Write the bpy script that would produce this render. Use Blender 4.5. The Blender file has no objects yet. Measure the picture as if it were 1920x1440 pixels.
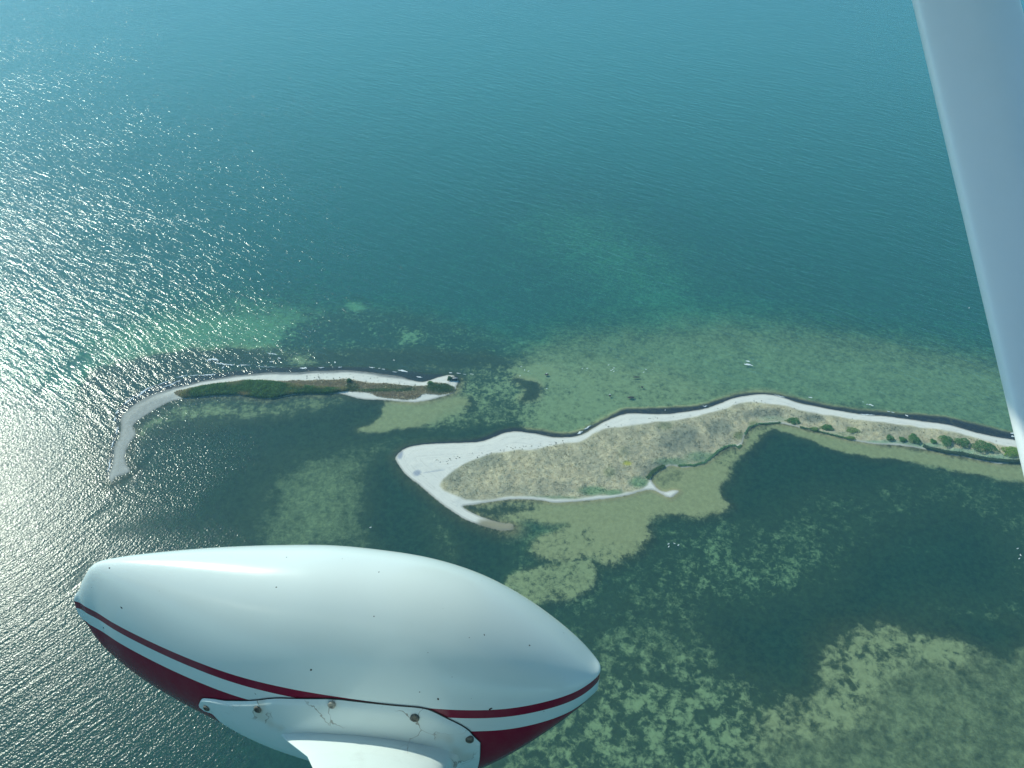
import bpy, math, random
import numpy as np
from mathutils import Vector

random.seed(7)
rng = np.random.default_rng(7)
C = bpy.context.scene
COL = C.collection
R = math.radians

# ------------------------------------------------------------------ camera, sky, sun
ALT = 300.0
PITCH = R(42.0)
FPX = 1442.0
cam_d = bpy.data.cameras.new("camera")
cam = bpy.data.objects.new("camera", cam_d)
COL.objects.link(cam)
cam.location = (0, 0, ALT)
cam.rotation_euler = (math.pi / 2 - PITCH, 0, 0)
cam_d.sensor_fit = 'HORIZONTAL'
cam_d.sensor_width = 36.0
cam_d.lens = 18.0 * FPX / 960.0
cam_d.clip_start = 0.05
cam_d.clip_end = 60000
C.camera = cam

SUN_EL, SUN_AZ = R(37.0), R(-49.0)          # azimuth from +Y, clockwise seen from above
sun_dir = Vector((math.sin(SUN_AZ) * math.cos(SUN_EL), math.cos(SUN_AZ) * math.cos(SUN_EL), math.sin(SUN_EL)))
w = bpy.data.worlds.new("World")
C.world = w
w.use_nodes = True
wt = w.node_tree
bg = wt.nodes['Background']
sky = wt.nodes.new('ShaderNodeTexSky')
sky.sky_type = 'NISHITA'
sky.sun_disc = False
sky.sun_elevation = SUN_EL
sky.sun_rotation = SUN_AZ
sky.air_density = 1.0
sky.dust_density = 0.9
sky.altitude = 600
sky.ozone_density = 2.0
tint = wt.nodes.new('ShaderNodeMix'); tint.data_type = 'RGBA'; tint.blend_type = 'MULTIPLY'
tint.inputs[0].default_value = 1.0
tint.inputs[7].default_value = (.62, 1.0, 1.03, 1)          # the greenish tint of the light in the photograph
wt.links.new(sky.outputs[0], tint.inputs[6]); wt.links.new(tint.outputs[2], bg.inputs[0])
bg.inputs[1].default_value = 0.15
sl = bpy.data.lights.new("sun", 'SUN')
sl.energy = 4.0
sl.angle = R(0.53)
sl.color = (0.965, 1.0, 0.845)
so = bpy.data.objects.new("sun", sl)
COL.objects.link(so)
so.rotation_euler = sun_dir.to_track_quat('Z', 'Y').to_euler()
C.view_settings.view_transform = 'Standard'
C.view_settings.look = 'None'
C.view_settings.exposure = 0.12
C.view_settings.gamma = 1.0
C.render.engine = 'CYCLES'
C.cycles.use_denoising = True
C.cycles.max_bounces = 6
C.cycles.diffuse_bounces = 3
C.cycles.glossy_bounces = 2
C.cycles.transparent_max_bounces = 8
C.cycles.sample_clamp_direct = 0.0
C.cycles.sample_clamp_indirect = 4.0
C.cycles.caustics_reflective = False
C.cycles.caustics_refractive = False

# ------------------------------------------------------------------ helpers
CP, SP = math.cos(PITCH), math.sin(PITCH)


def ray(px):
    px = np.asarray(px, float)
    a = (px[..., 0] - 960) / FPX
    b = -(px[..., 1] - 720) / FPX
    return np.stack([a, CP + b * SP, -SP + b * CP], -1)


def ground(px, z=0.0):
    r = ray(px)
    t = (z - ALT) / r[..., 2]
    return r[..., :2] * t[..., None]


def tag(o, label=None, cat=None, group=None, kind=None):
    if label: o['label'] = label
    if cat: o['category'] = cat
    if group: o['group'] = group
    if kind: o['kind'] = kind
    return o


def empty(name, loc):
    o = bpy.data.objects.new(name, None)
    o.empty_display_size = 0.5
    o.location = loc
    COL.objects.link(o)
    return o


def mesh_np(name, V, F, mat=None, smooth=True, parent=None, cols=None, attrs=None, loc=None):
    """V (n,3); F (m,k) array of one face size, or list of such arrays"""
    V = np.ascontiguousarray(V, np.float32)
    Fs = F if isinstance(F, list) else [F]
    me = bpy.data.meshes.new(name)
    me.vertices.add(len(V))
    me.vertices.foreach_set("co", V.ravel())
    tot = sum(f.size for f in Fs)
    cnt = sum(len(f) for f in Fs)
    me.loops.add(tot)
    me.loops.foreach_set("vertex_index", np.concatenate([f.ravel() for f in Fs]).astype(np.int32))
    me.polygons.add(cnt)
    ls = np.concatenate([np.full(len(f), f.shape[1]) for f in Fs])
    st = np.concatenate([[0], np.cumsum(ls)[:-1]])
    me.polygons.foreach_set("loop_start", st.astype(np.int32))
    me.update(calc_edges=True)
    me.validate()
    if smooth:
        me.polygons.foreach_set("use_smooth", np.ones(len(me.polygons), bool))
    for n, a in (attrs or {}).items():
        a = np.asarray(a, np.float32)
        if a.ndim == 1:
            at = me.attributes.new(n, 'FLOAT', 'POINT'); at.data.foreach_set('value', a)
        elif a.shape[1] == 3:
            at = me.attributes.new(n, 'FLOAT_VECTOR', 'POINT'); at.data.foreach_set('vector', a.ravel())
        else:
            at = me.attributes.new(n, 'FLOAT_COLOR', 'POINT'); at.data.foreach_set('color', a.ravel())
    if mat: me.materials.append(mat)
    o = bpy.data.objects.new(name, me)
    COL.objects.link(o)
    if parent is not None: o.parent = parent
    if loc is not None: o.location = loc
    return o


def smooth01(x):
    x = np.clip(x, 0, 1)
    return x * x * (3 - 2 * x)


def vnoise(x, y, seed):
    """2-D value noise"""
    xi, yi = np.floor(x).astype(np.int64), np.floor(y).astype(np.int64)
    fx, fy = x - xi, y - yi
    fx = fx * fx * fx * (fx * (fx * 6 - 15) + 10); fy = fy * fy * fy * (fy * (fy * 6 - 15) + 10)

    def h(a, b):
        n = (a * 374761393 + b * 668265263 + seed * 974711) & 0xffffffff
        n = ((n ^ (n >> 13)) * 1274126177) & 0xffffffff
        return ((n ^ (n >> 16)) & 0xffff) / 65535.0
    return (h(xi, yi) * (1 - fx) + h(xi + 1, yi) * fx) * (1 - fy) + (h(xi, yi + 1) * (1 - fx) + h(xi + 1, yi + 1) * fx) * fy


def fbm(x, y, seed, octv=4, gain=0.5):
    s = np.zeros_like(x); a = 1.0; tot = 0
    for i in range(octv):
        s += a * vnoise(x * 2 ** i + 17.3 * i, y * 2 ** i - 9.1 * i, seed + i); tot += a; a *= gain
    return s / tot


def sdf_poly(px, py, poly):
    """signed distance, positive inside"""
    n = len(poly)
    d2 = np.full(px.shape, 1e18)
    inside = np.zeros(px.shape, bool)
    for i in range(n):
        ax, ay = poly[i]; bx, by = poly[(i + 1) % n]
        ex, ey = bx - ax, by - ay
        wx, wy = px - ax, py - ay
        t = np.clip((wx * ex + wy * ey) / (ex * ex + ey * ey + 1e-12), 0, 1)
        d2 = np.minimum(d2, (wx - ex * t) ** 2 + (wy - ey * t) ** 2)
        c = ((ay > py) != (by > py))
        if ey != 0:
            inside ^= c & (px < ex * (py - ay) / ey + ax)
    d = np.sqrt(d2)
    return np.where(inside, d, -d)


def smooth_poly(pts, it=1):
    P = np.asarray(pts, float)
    for _ in range(it):
        Q = np.roll(P, -1, 0)
        P = np.stack([P * .75 + Q * .25, P * .25 + Q * .75], 1).reshape(-1, 2)
    return P


class Nodes:
    """small builder for node materials"""
    def __init__(s, name):
        s.m = bpy.data.materials.new(name); s.m.use_nodes = True
        s.t = s.m.node_tree; s.t.nodes.clear()
        s.out = s.t.nodes.new('ShaderNodeOutputMaterial')

    def n(s, typ, props=None, **ins):
        nd = s.t.nodes.new(typ)
        for k, v in (props or {}).items(): setattr(nd, k, v)
        for k, v in ins.items():
            k = int(k[1:]) if k[0] == '_' and k[1:].isdigit() else k.replace('_', ' ')
            i = nd.inputs[k]
            if isinstance(v, bpy.types.NodeSocket): s.t.links.new(v, i)
            else: i.default_value = v
        return nd

    def math(s, op, a, b=0.0, c=None, clamp=False):
        d = dict(_0=a, _1=b)
        if c is not None: d['_2'] = c
        return s.n('ShaderNodeMath', dict(operation=op, use_clamp=clamp), **d).outputs[0]

    def mix(s, f, a, b, blend='MIX'):
        nd = s.t.nodes.new('ShaderNodeMix'); nd.data_type = 'RGBA'; nd.blend_type = blend
        for i, v in ((0, f), (6, a), (7, b)):
            if isinstance(v, bpy.types.NodeSocket): s.t.links.new(v, nd.inputs[i])
            else: nd.inputs[i].default_value = v if i == 0 else (*v, 1)[:4]
        return nd.outputs[2]

    def ramp(s, x, lo, hi, a=0.0, b=1.0, smooth=True):
        return s.n('ShaderNodeMapRange', dict(interpolation_type='SMOOTHSTEP' if smooth else 'LINEAR'),
                   _0=x, _1=lo, _2=hi, _3=a, _4=b).outputs[0]

    def attr(s, name):
        return s.n('ShaderNodeAttribute', dict(attribute_name=name))

    def pos(s):
        return s.n('ShaderNodeNewGeometry').outputs['Position']

    def noise(s, vec, scale, detail=3.0, rough=0.5, dist=0.0):
        return s.n('ShaderNodeTexNoise', Vector=vec, Scale=scale, Detail=detail, Roughness=rough, Distortion=dist).outputs[0]

    def mapv(s, vec, scale=(1, 1, 1), rot=(0, 0, 0), loc=(0, 0, 0)):
        return s.n('ShaderNodeMapping', None, Vector=vec, Scale=scale, Rotation=rot, Location=loc).outputs[0]

    def done(s, shader):
        s.t.links.new(shader, s.out.inputs[0]); return s.m

    def principled(s, color, rough=0.5, spec=0.5, normal=None, **kw):
        d = {'Base Color': color if isinstance(color, bpy.types.NodeSocket) else (*color, 1), 'Roughness': rough, 'Specular IOR Level': spec}
        d.update(kw)
        nd = s.t.nodes.new('ShaderNodeBsdfPrincipled')
        for k, v in d.items():
            if isinstance(v, bpy.types.NodeSocket): s.t.links.new(v, nd.inputs[k])
            else: nd.inputs[k].default_value = v
        if normal is not None: s.t.links.new(normal, nd.inputs['Normal'])
        return nd.outputs[0]


# ------------------------------------------------------------------ outlines traced from the photograph (source pixels)
LEFT_ISLE = [(210, 905), (203, 896), (212, 860), (214, 835), (224, 822), (227, 800), (224, 782), (239, 768), (260, 752), (286, 738),
             (320, 728), (367, 717), (405, 709), (455, 702), (505, 698), (560, 698), (582, 696), (634, 694), (675, 695), (717, 701), (748, 704),
             (769, 712), (790, 716.5), (802, 715), (817, 709), (836, 704), (848, 703), (858, 709), (861, 715), (857, 722), (853, 734), (842, 741),
             (821, 746), (800, 751.5), (780, 754.6), (748, 753.5), (717, 750), (686, 750), (669, 746), (650, 741), (630, 738), (596, 739), (560, 739),
             (527, 744), (500, 749), (480, 746), (460, 742.5), (437, 741), (405, 743), (380, 745), (355, 747), (340, 748), (320, 752.5), (300, 762),
             (280, 775), (262, 786), (252, 794), (249, 800), (255, 810), (255, 817), (245, 829), (237, 842), (234, 855), (237, 870), (246, 881),
             (242, 886), (230, 890), (217, 894), (212, 904)]
RIGHT_ISLE = [(741, 860), (746, 850), (760, 840), (782, 834), (814, 831.5), (855, 830), (903, 828), (924, 820), (945, 811), (970, 808), (997, 811),
              (1018, 816), (1045, 821), (1074, 819), (1095, 813), (1120, 798.5), (1132, 790), (1170, 775), (1205, 775), (1242, 777), (1288, 772),
              (1320, 767), (1347, 758), (1372, 747), (1397, 742), (1424, 738.5), (1451, 741), (1476, 748), (1498, 756), (1537, 763), (1577, 770.5),
              (1619, 777.5), (1661, 780), (1703, 786), (1732, 790), (1768, 794), (1802, 803), (1830, 811), (1872, 820), (1914, 827), (2050, 858),
              (2250, 905), (2500, 950), (2500, 985), (2250, 945), (2080, 905), (1960, 878), (1920, 870), (1895, 869), (1872, 870), (1852, 866), (1819, 859), (1807, 856),
              (1774, 852), (1737, 843.6), (1717, 839), (1675, 835), (1633, 832), (1594, 825), (1577, 821), (1549, 814), (1515, 805.6), (1492, 800),
              (1464, 794), (1445, 793), (1422, 797), (1405, 803), (1397, 815), (1393, 828), (1392, 836), (1384, 841), (1376, 837), (1359, 840), (1347, 848),
              (1334, 860), (1322, 869), (1301, 874), (1284, 877), (1272, 875), (1259, 872), (1247, 877), (1232, 883), (1224, 889.6), (1219, 898),
              (1226, 908), (1238, 919), (1249, 922), (1263, 918), (1276, 920), (1267, 927), (1259, 934), (1251, 932), (1240, 926), (1226, 918),
              (1213, 918), (1197, 922), (1180, 928), (1163, 931), (1142, 935), (1122, 937), (1101, 938.5), (1080, 940.6), (1049, 943), (1032, 942),
              (1012, 938), (980, 936), (949, 937), (918, 941), (901, 944), (882, 947), (866, 948), (872, 953), (880, 958), (897, 966), (920, 974.6),
              (941, 981), (960, 981), (966, 987), (962, 994), (939, 995), (918, 990), (897, 983), (876, 975.6), (853, 962), (832, 947.5), (814, 933),
              (797, 918), (782, 905), (768, 897), (755, 883), (745, 870)]
R_VEG = [(824, 916), (828, 904), (841, 893), (853, 881), (874, 870), (897, 862), (918, 854), (945, 850), (980, 845), (1012, 843), (1032, 837),
         (1064, 832), (1091, 826), (1120, 810), (1132, 806), (1163, 800), (1195, 796), (1236, 791), (1267, 789), (1305, 783), (1330, 774),
         (1361, 768), (1382, 759), (1405, 755), (1434, 757), (1465, 761), (1478, 763), (1506, 772), (1549, 779), (1591, 786), (1633, 789),
         (1675, 796), (1717, 800), (1760, 806), (1802, 814), (1844, 825), (1881, 836.5), (1914, 840), (2050, 872), (2250, 915), (2500, 962), (2500, 980),
         (2250, 941), (2080, 901), (1960, 875), (1920, 868), (1872, 868), (1852, 864), (1819, 857), (1774, 850), (1717, 837.5), (1675, 833),
         (1633, 830), (1594, 823), (1549, 812.5), (1492, 798.5), (1464, 792), (1445, 791), (1422, 795), (1404, 801), (1395, 815), (1390, 835),
         (1376, 835.5), (1359, 838), (1345, 847), (1332, 859), (1320, 867.5), (1301, 872.5), (1284, 875.5), (1259, 870), (1245, 876), (1230, 882),
         (1221, 889), (1216, 899), (1212, 913), (1197, 919), (1163, 926), (1142, 929), (1122, 931), (1101, 932), (1085, 935), (1049, 938), (1012, 933),
         (980, 931), (949, 932), (918, 937), (880, 940), (850, 930)]
L_VEG = [(325, 736), (342, 731), (375, 725), (405, 720), (420, 718), (445, 716), (462, 713), (485, 714), (530, 716.5), (571, 714.5), (602, 714),
         (630, 714), (648, 711), (673, 716), (696, 720), (727, 720.5), (759, 724), (800, 727), (807, 719), (832, 719.5), (848, 723.5), (853, 730),
         (848, 738), (828, 740.5), (808, 738.5), (795, 739), (788, 744), (777, 750), (750, 749), (720, 747), (705, 743), (690, 736), (669, 735), (650, 734), (630, 737), (596, 738), (560, 738),
         (527, 743), (500, 747.5), (480, 745), (460, 741), (437, 739.5), (405, 741.5), (380, 743.5), (355, 745.5), (341, 746), (333, 741)]
L_REED = [(336, 738), (375, 726.5), (405, 722), (445, 719), (462, 714.5), (490, 716), (530, 720), (560, 724), (600, 726), (630, 729), (650, 727), (655, 733), (630, 737),
          (596, 738), (560, 738), (527, 743), (500, 747.5), (480, 745), (460, 741), (437, 739.5), (405, 741.5), (380, 743.5), (355, 745.5), (341, 746)]

# beds on the sea floor: (outline, blur in metres, depth, sand share, patchiness)   painted in order
ZONES = [
    # offshore shelf, paler bank running down to the shelf
    ([(-900, 620), (100, 560), (600, 560), (900, 600), (1100, 610), (1400, 590), (1950, 620), (2700, 760), (2700, 1500), (-900, 1500)], 60, 4.6, .45, .3),
    ([(1040, 400), (1140, 430), (1210, 470), (1260, 530), (1330, 585), (1400, 600), (1270, 612), (1190, 560), (1130, 490), (1060, 450)], 70, 3.8, .55, .2),
    ([(900, 700), (980, 668), (1100, 640), (1250, 630), (1350, 622), (1480, 632), (1600, 640), (1700, 655), (1800, 672), (1900, 690), (2100, 740), (2600, 860), (2600, 960),
      (1910, 850), (1700, 800), (1430, 760), (1200, 790), (1000, 830)], 24, 1.25, .55, .25),
    ([(960, 700), (1060, 690), (1180, 700), (1330, 740), (1300, 765), (1200, 770), (1110, 790), (1070, 812), (1000, 805), (960, 800), (930, 760)], 14, .95, .66, .6),
    ([(-900, 720), (60, 700), (200, 930), (480, 1000), (700, 1030), (960, 1120), (930, 1500), (-900, 1700)], 20, 2.6, .03, .15),
    # left shoals
    ([(200, 640), (300, 600), (420, 578), (540, 580), (575, 600), (540, 640), (530, 662), (440, 650), (330, 655), (230, 660)], 22, 2.1, .62, .3),
    ([(150, 700), (260, 672), (370, 658), (460, 655), (530, 664), (560, 676), (640, 680), (800, 690), (880, 700), (870, 716), (800, 730), (560, 712), (380, 725), (250, 770), (215, 860), (200, 910), (165, 900), (160, 800)], 6, .8, .02, .25),
    ([(540, 612), (640, 585), (760, 590), (880, 620), (960, 660), (960, 700), (860, 690), (700, 675), (560, 668), (520, 650)], 12, 2.0, .26, .95),
    ([(535, 668), (565, 660), (600, 668), (605, 680), (560, 690), (530, 684)], 7, .9, .55, .6),
    ([(744, 625), (770, 618), (790, 632), (775, 640), (755, 640)], 6, 1.7, .6, .7),
    ([(770, 682), (810, 676), (860, 682), (840, 690), (790, 690)], 4, 1.0, .6, .6),
    ([(650, 566), (672, 562), (690, 574), (660, 580)], 5, 2.2, .7, .4),
    ([(560, 664), (700, 660), (880, 664), (960, 680), (950, 690), (800, 684), (650, 680)], 6, .9, .08, .6),
    # channel between the islands
    ([(860, 700), (930, 690), (1010, 705), (1010, 770), (960, 800), (880, 800), (850, 780), (856, 740)], 10, 1.0, .45, .9),
    ([(960, 708), (990, 706), (1008, 722), (1002, 745), (975, 750), (990, 735), (985, 720)], 3, .5, .0, .2),
    ([(960, 690), (1000, 684), (1040, 690), (1030, 704), (1000, 712), (965, 706)], 5, .9, .9, .5),
    # bay behind the left island
    ([(258, 790), (300, 765), (345, 750), (500, 752), (640, 742), (690, 755), (740, 770), (800, 800), (900, 790), (1000, 800), (950, 815), (900, 826), (750, 842), (738, 860), (700, 1000), (500, 1010), (250, 1000), (235, 900)], 8, 1.5, .05, .3),
    ([(340, 748), (500, 752), (640, 742), (660, 755), (600, 775), (480, 785), (380, 790), (300, 800), (256, 825), (252, 800)], 8, .8, .5, .5),
    ([(505, 905), (530, 865), (600, 838), (700, 815), (760, 800), (820, 810), (740, 850), (705, 880), (690, 930), (690, 1040), (470, 1060), (480, 980)], 20, 1.2, .42, .25),
    ([(560, 880), (640, 860), (700, 880), (680, 960), (640, 1040), (500, 1050), (500, 960)], 26, .95, .50, .2),
    ([(690, 880), (740, 850), (760, 890), (840, 960), (930, 1010), (1000, 1060), (960, 1100), (880, 1080), (700, 1040)], 8, 1.6, .05, .3),
    ([(800, 950), (830, 965), (850, 1000), (860, 1040), (835, 1050), (820, 1000)], 8, 1.1, .5, .4),
    ([(640, 752), (690, 752), (715, 756), (712, 770), (690, 795), (640, 790), (600, 775)], 5, .9, .0, .2),
    ([(715, 758), (760, 756), (820, 752), (870, 745), (880, 760), (850, 785), (780, 795), (700, 808), (660, 806), (690, 798), (722, 782)], 4, .55, .97, .35),
    ([(840, 770), (950, 745), (1000, 760), (960, 790), (850, 800), (780, 802)], 8, 1.0, .45, .6),
    # lagoon to the right
    ([(960, 1000), (1220, 985), (1250, 955), (1340, 960), (1400, 850), (1450, 800), (1560, 830), (1750, 868), (1950, 900), (2600, 1080), (2600, 1600), (800, 1600), (940, 1120)], 8, 1.35, .33, .5),
    ([(1390, 880), (1420, 815), (1470, 803), (1560, 835), (1700, 870), (1640, 900), (1520, 900), (1420, 960), (1380, 960)], 12, 1.9, .02, .2),
    ([(1300, 1160), (1330, 1130), (1450, 1120), (1580, 1090), (1600, 1050), (1680, 1010), (1760, 965), (1850, 985), (1880, 1040), (1890, 1100), (1700, 1110), (1680, 1160), (1600, 1200), (1550, 1260), (1480, 1290), (1400, 1280), (1330, 1230)], 16, 2.0, .0, .3),
    ([(1690, 1015), (1760, 1010), (1790, 1030), (1740, 1040), (1690, 1040)], 9, 2.0, .35, .7),
    ([(1720, 1170), (1800, 1160), (1900, 1170), (1960, 1200), (1850, 1215), (1780, 1195)], 6, 2.6, .0, .3),
    ([(1360, 1000), (1560, 1040), (1520, 1110), (1380, 1140), (1300, 1120), (1250, 1080), (1300, 1030)], 16, 1.3, .38, .8),
    ([(1140, 1180), (1280, 1120), (1330, 1200), (1320, 1260), (1200, 1240), (1120, 1250)], 16, 1.15, .40, .6),
    ([(900, 1460), (980, 1400), (1060, 1340), (1120, 1270), (1230, 1240), (1330, 1250), (1420, 1290), (1480, 1330), (1520, 1450)], 16, 1.0, .46, 1.0),
    ([(1440, 1370), (1500, 1350), (1560, 1270), (1545, 1230), (1590, 1180), (1700, 1195), (1830, 1225), (1960, 1200), (2600, 1300), (2600, 1600), (1400, 1600)], 12, .75, .47, .22),
    ([(1540, 1240), (1580, 1185), (1640, 1180), (1700, 1196), (1780, 1200), (1830, 1235), (1760, 1240), (1700, 1225), (1660, 1260), (1640, 1300), (1620, 1340), (1560, 1370), (1480, 1372), (1440, 1360), (1530, 1330), (1560, 1290)], 7, .65, .60, .9),
    # shoal south of the right island
    ([(866, 949), (960, 938), (1080, 940), (1210, 920), (1222, 890), (1260, 872), (1330, 864), (1390, 838), (1398, 815), (1430, 797), (1480, 800), (1440, 806), (1425, 822),
      (1402, 846), (1372, 866), (1366, 890), (1348, 905), (1346, 925), (1366, 948), (1335, 962), (1290, 964), (1240, 957), (1214, 966), (1206, 985), (1221, 1000), (1192, 1034), (1142, 1058),
      (1110, 1038), (1062, 1050), (1020, 1046), (992, 1024), (1020, 1002), (1082, 986), (1060, 970), (1000, 976), (950, 972), (915, 962)], 3.2, .5, .68, .75),
    ([(900, 952), (1100, 950), (1215, 925), (1260, 880), (1330, 872), (1355, 880), (1340, 925), (1350, 945), (1310, 955), (1230, 948), (1200, 970), (1190, 1010), (1140, 1010), (1120, 980), (1000, 966)], 5, .45, .98, .1),
    ([(868, 948), (920, 942), (1000, 944), (1030, 955), (960, 968), (900, 965)], 4, .5, .35, .5),
    ([(1225, 890), (1260, 876), (1290, 880), (1290, 900), (1250, 915), (1228, 905)], 4, .4, .55, .3),
    ([(945, 1085), (985, 1068), (1040, 1058), (1085, 1048), (1113, 1048), (1118, 1078), (1098, 1106), (1060, 1122), (1010, 1130), (960, 1130)], 2.2, .65, .62, .7),
    ([(1440, 799), (1470, 797), (1550, 818), (1640, 836), (1740, 850), (1830, 868), (1930, 880), (2200, 940), (2200, 965), (1930, 903), (1820, 884), (1740, 868), (1670, 858), (1640, 858), (1560, 838), (1480, 810)], 3, .5, .9, .5),
]
# narrow drift of dark weed on the seaward side of each beach: (x, y of the water's edge, width)
WRACK_R = [(742, 852, 2), (760, 840, 4), (800, 832, 4), (870, 829.5, 4), (905, 827.5, 7), (940, 813, 8), (970, 808, 6), (1000, 811.5, 7), (1045, 821, 9), (1075, 819, 8),
           (1110, 803, 5), (1135, 788, 6), (1170, 775, 9), (1205, 775, 11), (1245, 777, 12), (1288, 772, 10), (1320, 767, 9), (1350, 757, 9), (1395, 742, 6),
           (1430, 738.5, 4), (1476, 748, 5), (1537, 763, 7), (1600, 774, 7), (1661, 780, 8), (1703, 786, 10), (1750, 792, 14), (1780, 797, 15), (1830, 811, 16), (1872, 820, 15), (1930, 831, 13), (2100, 870, 14)]
WRACK_L = [(203, 900, 7), (212, 850, 9), (224, 800, 10), (222, 780, 12), (258, 753, 16), (320, 728, 15), (400, 710, 11), (505, 698, 9), (582, 696, 8), (675, 695, 8), (748, 704, 8), (770, 712, 16), (800, 715, 12), (830, 705, 4)]


def strip(lst):
    a = [(x, y + 1.5) for x, y, _ in lst]
    b = [(x - (wd * .5 if lst is WRACK_L and x < 260 else 0), y - wd) for x, y, wd in lst][::-1]
    return a + b


# ------------------------------------------------------------------ terrain grid
def axis(lo, hi, step, far):
    mid = np.arange(lo, hi + step * .5, step)
    g = []; d = step * 1.25; p = 0.0
    while p < far:
        p += d; g.append(p); d *= 1.16 if d < 12 or p > 1500 else 1.02
    g = np.array(g)
    return np.concatenate([lo - g[::-1], mid, hi + g])


XS = axis(-350, 395, 0.75, 9000)
YS = axis(112, 445, 0.75, 14000)
YS = YS[YS > -400]
GX, GY = np.meshgrid(XS, YS)
nx, ny = len(XS), len(YS)
gx, gy = GX.ravel(), GY.ravel()
NV = len(gx)
# gentle domain warp gives natural, ragged edges
wx = (fbm(gx / 9, gy / 9, 3) - .5); wy = (fbm(gx / 9, gy / 9, 9) - .5)


def field(pix, margin, warp=0.0, it=1, fill=-1e3):
    poly = ground(smooth_poly(pix, it))
    lo, hi = poly.min(0) - margin, poly.max(0) + margin
    out = np.full(NV, fill)
    m = (gx > lo[0]) & (gx < hi[0]) & (gy > lo[1]) & (gy < hi[1])
    out[m] = sdf_poly(gx[m] + wx[m] * warp, gy[m] + wy[m] * warp, poly)
    return out


landL = field(LEFT_ISLE, 60, 1.1)
landR = field(RIGHT_ISLE, 60, 0.9)
land = np.maximum(landL, landR)
depth = np.full(NV, 7.0); sandm = np.full(NV, .35); patch = np.full(NV, .25)
for pix, blur, D, S, A in ZONES:
    f = field(pix, blur * 2.6, min(blur, 10) * 1.1)
    a = smooth01(.5 + f / (2 * blur))
    ad = smooth01(.5 + (f + np.where(D < depth, .9, -.5) * blur) / (2.2 * blur))
    depth += (D - depth) * ad; sandm += (S - sandm) * a; patch += (A - patch) * a
coarse = smooth01(.5 + field([(700, 1180), (1000, 1160), (1150, 1190), (1300, 1180), (1500, 1150), (1560, 1170), (2600, 1170), (2600, 1600), (700, 1600)], 30, 5) / 30)
weed = np.zeros(NV)
for lst, land_ in ((WRACK_R, landR), (WRACK_L, landL)):
    f = field(strip(lst), 8, 1.5)
    a = smooth01(.5 + f / 2.4)
    if lst is WRACK_L: a = a * .8
    weed = np.maximum(weed, a)
# z
bank = np.where(land > 0, 0, depth)
zt = np.where(land > 0, 0.075 * np.minimum(land, 6) + 0.04 * np.clip(land - 6, 0, 14) + .05 * smooth01(land), 0.0)
nz = fbm(gx / 5, gy / 5, 21)
zt = np.where(land > 0, zt + (nz - .5) * .35 * smooth01(land / 5), -np.minimum(depth, .06 + .16 * np.maximum(-land, 0)))
zt = np.where((land <= 0) & (weed > 0), np.maximum(zt, -.35), zt)
vegR = field(R_VEG, 12, 2.2); vegL = field(L_VEG, 12, 1.6)
veg = smooth01(.5 + np.maximum(vegR, vegL) / 1.6)
reed = smooth01(.5 + field(L_REED, 10, 2.0) / 1.6)
relief = (fbm((gx * .8 + gy * .6) / 3.0, (gy * .8 - gx * .6) / 9.0, 81, 3) - .5) * 1.3 + (fbm(gx / 1.7, gy / 1.7, 83, 3) - .5) * .7
zt = zt + relief * smooth01(np.maximum(vegR, vegL) / 5) * (vegR > vegL)
# wet grey foreshore on the left island
WETL = [(200, 912), (205, 840), (216, 790), (232, 765), (285, 728), (367, 700), (505, 690), (680, 690), (775, 705), (800, 710), (795, 717), (748, 710), (717, 707), (675, 699.5),
        (634, 699), (582, 701), (560, 703), (505, 703), (455, 706), (400, 714), (360, 722), (318, 733), (284, 746), (255, 762), (235, 776), (229, 790), (232, 805), (228, 825), (218, 838), (214, 870), (206, 900)]
wet = smooth01(.5 + field(WETL, 8, 1.5) / 2.2) * (landL > -3)
# blue-grey puddles and tide marks on the right point
pud = np.zeros(NV)
for pix in ([(745, 856), (751, 846), (757, 845), (756, 856), (751, 863)], [(774, 886), (784, 881), (792, 886), (786, 893), (778, 893)], [(790, 888), (815, 884), (840, 881), (815, 886)]):
    pud = np.maximum(pud, smooth01(.5 + field(pix, 4, 1.2) / 1.4))
# browner outwash spit
spit = smooth01(.5 + field([(905, 970), (940, 977), (970, 980), (972, 996), (930, 998), (890, 985)], 6, 1.5) / 5.0)
dull = smooth01(.5 + field([(190, 915), (205, 780), (250, 745), (330, 735), (345, 745), (300, 775), (265, 800), (250, 915)], 20, 2) / 16) * .85
shore = np.clip(land, -30, 60)

# faces
idx = np.arange(NV).reshape(ny, nx)
Q = np.stack([idx[:-1, :-1], idx[:-1, 1:], idx[1:, 1:], idx[1:, :-1]], -1).reshape(-1, 4)
fl = land[Q].max(1) > -1.2
isL = landL[Q].max(1) > landR[Q].max(1)

m = Nodes("seabed_and_sand")
P = m.pos()
aA = m.attr('bedA'); aB = m.attr('bedB'); aC = m.attr('bedC')
sA = m.n('ShaderNodeSeparateColor', _0=aA.outputs['Color']); sB = m.n('ShaderNodeSeparateColor', _0=aB.outputs['Color']); sC = m.n('ShaderNodeSeparateColor', _0=aC.outputs['Color'])
sand_s, patch_s, weed_s = sA.outputs
veg_s, reed_s, wet_s = sB.outputs
pud_s, spit_s, dull_s = sC.outputs
shore_s = m.attr('shore').outputs['Fac']
n1 = m.noise(P, .075, 6, .62, .3); nm = m.noise(P, .21, 3, .55, .6); n2 = m.noise(P, .45, 5, .65, .4); n3 = m.noise(P, 1.4, 4, .6)
nn = m.math('ADD', m.math('ADD', m.math('MULTIPLY', n1, .25), m.math('MULTIPLY', nm, .22)), m.math('ADD', m.math('MULTIPLY', n2, .37), m.math('MULTIPLY', n3, .16)))
nc = m.math('ADD', m.math('MULTIPLY', n1, .40), m.math('ADD', m.math('MULTIPLY', nm, .42), m.math('MULTIPLY', n2, .18)))
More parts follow.
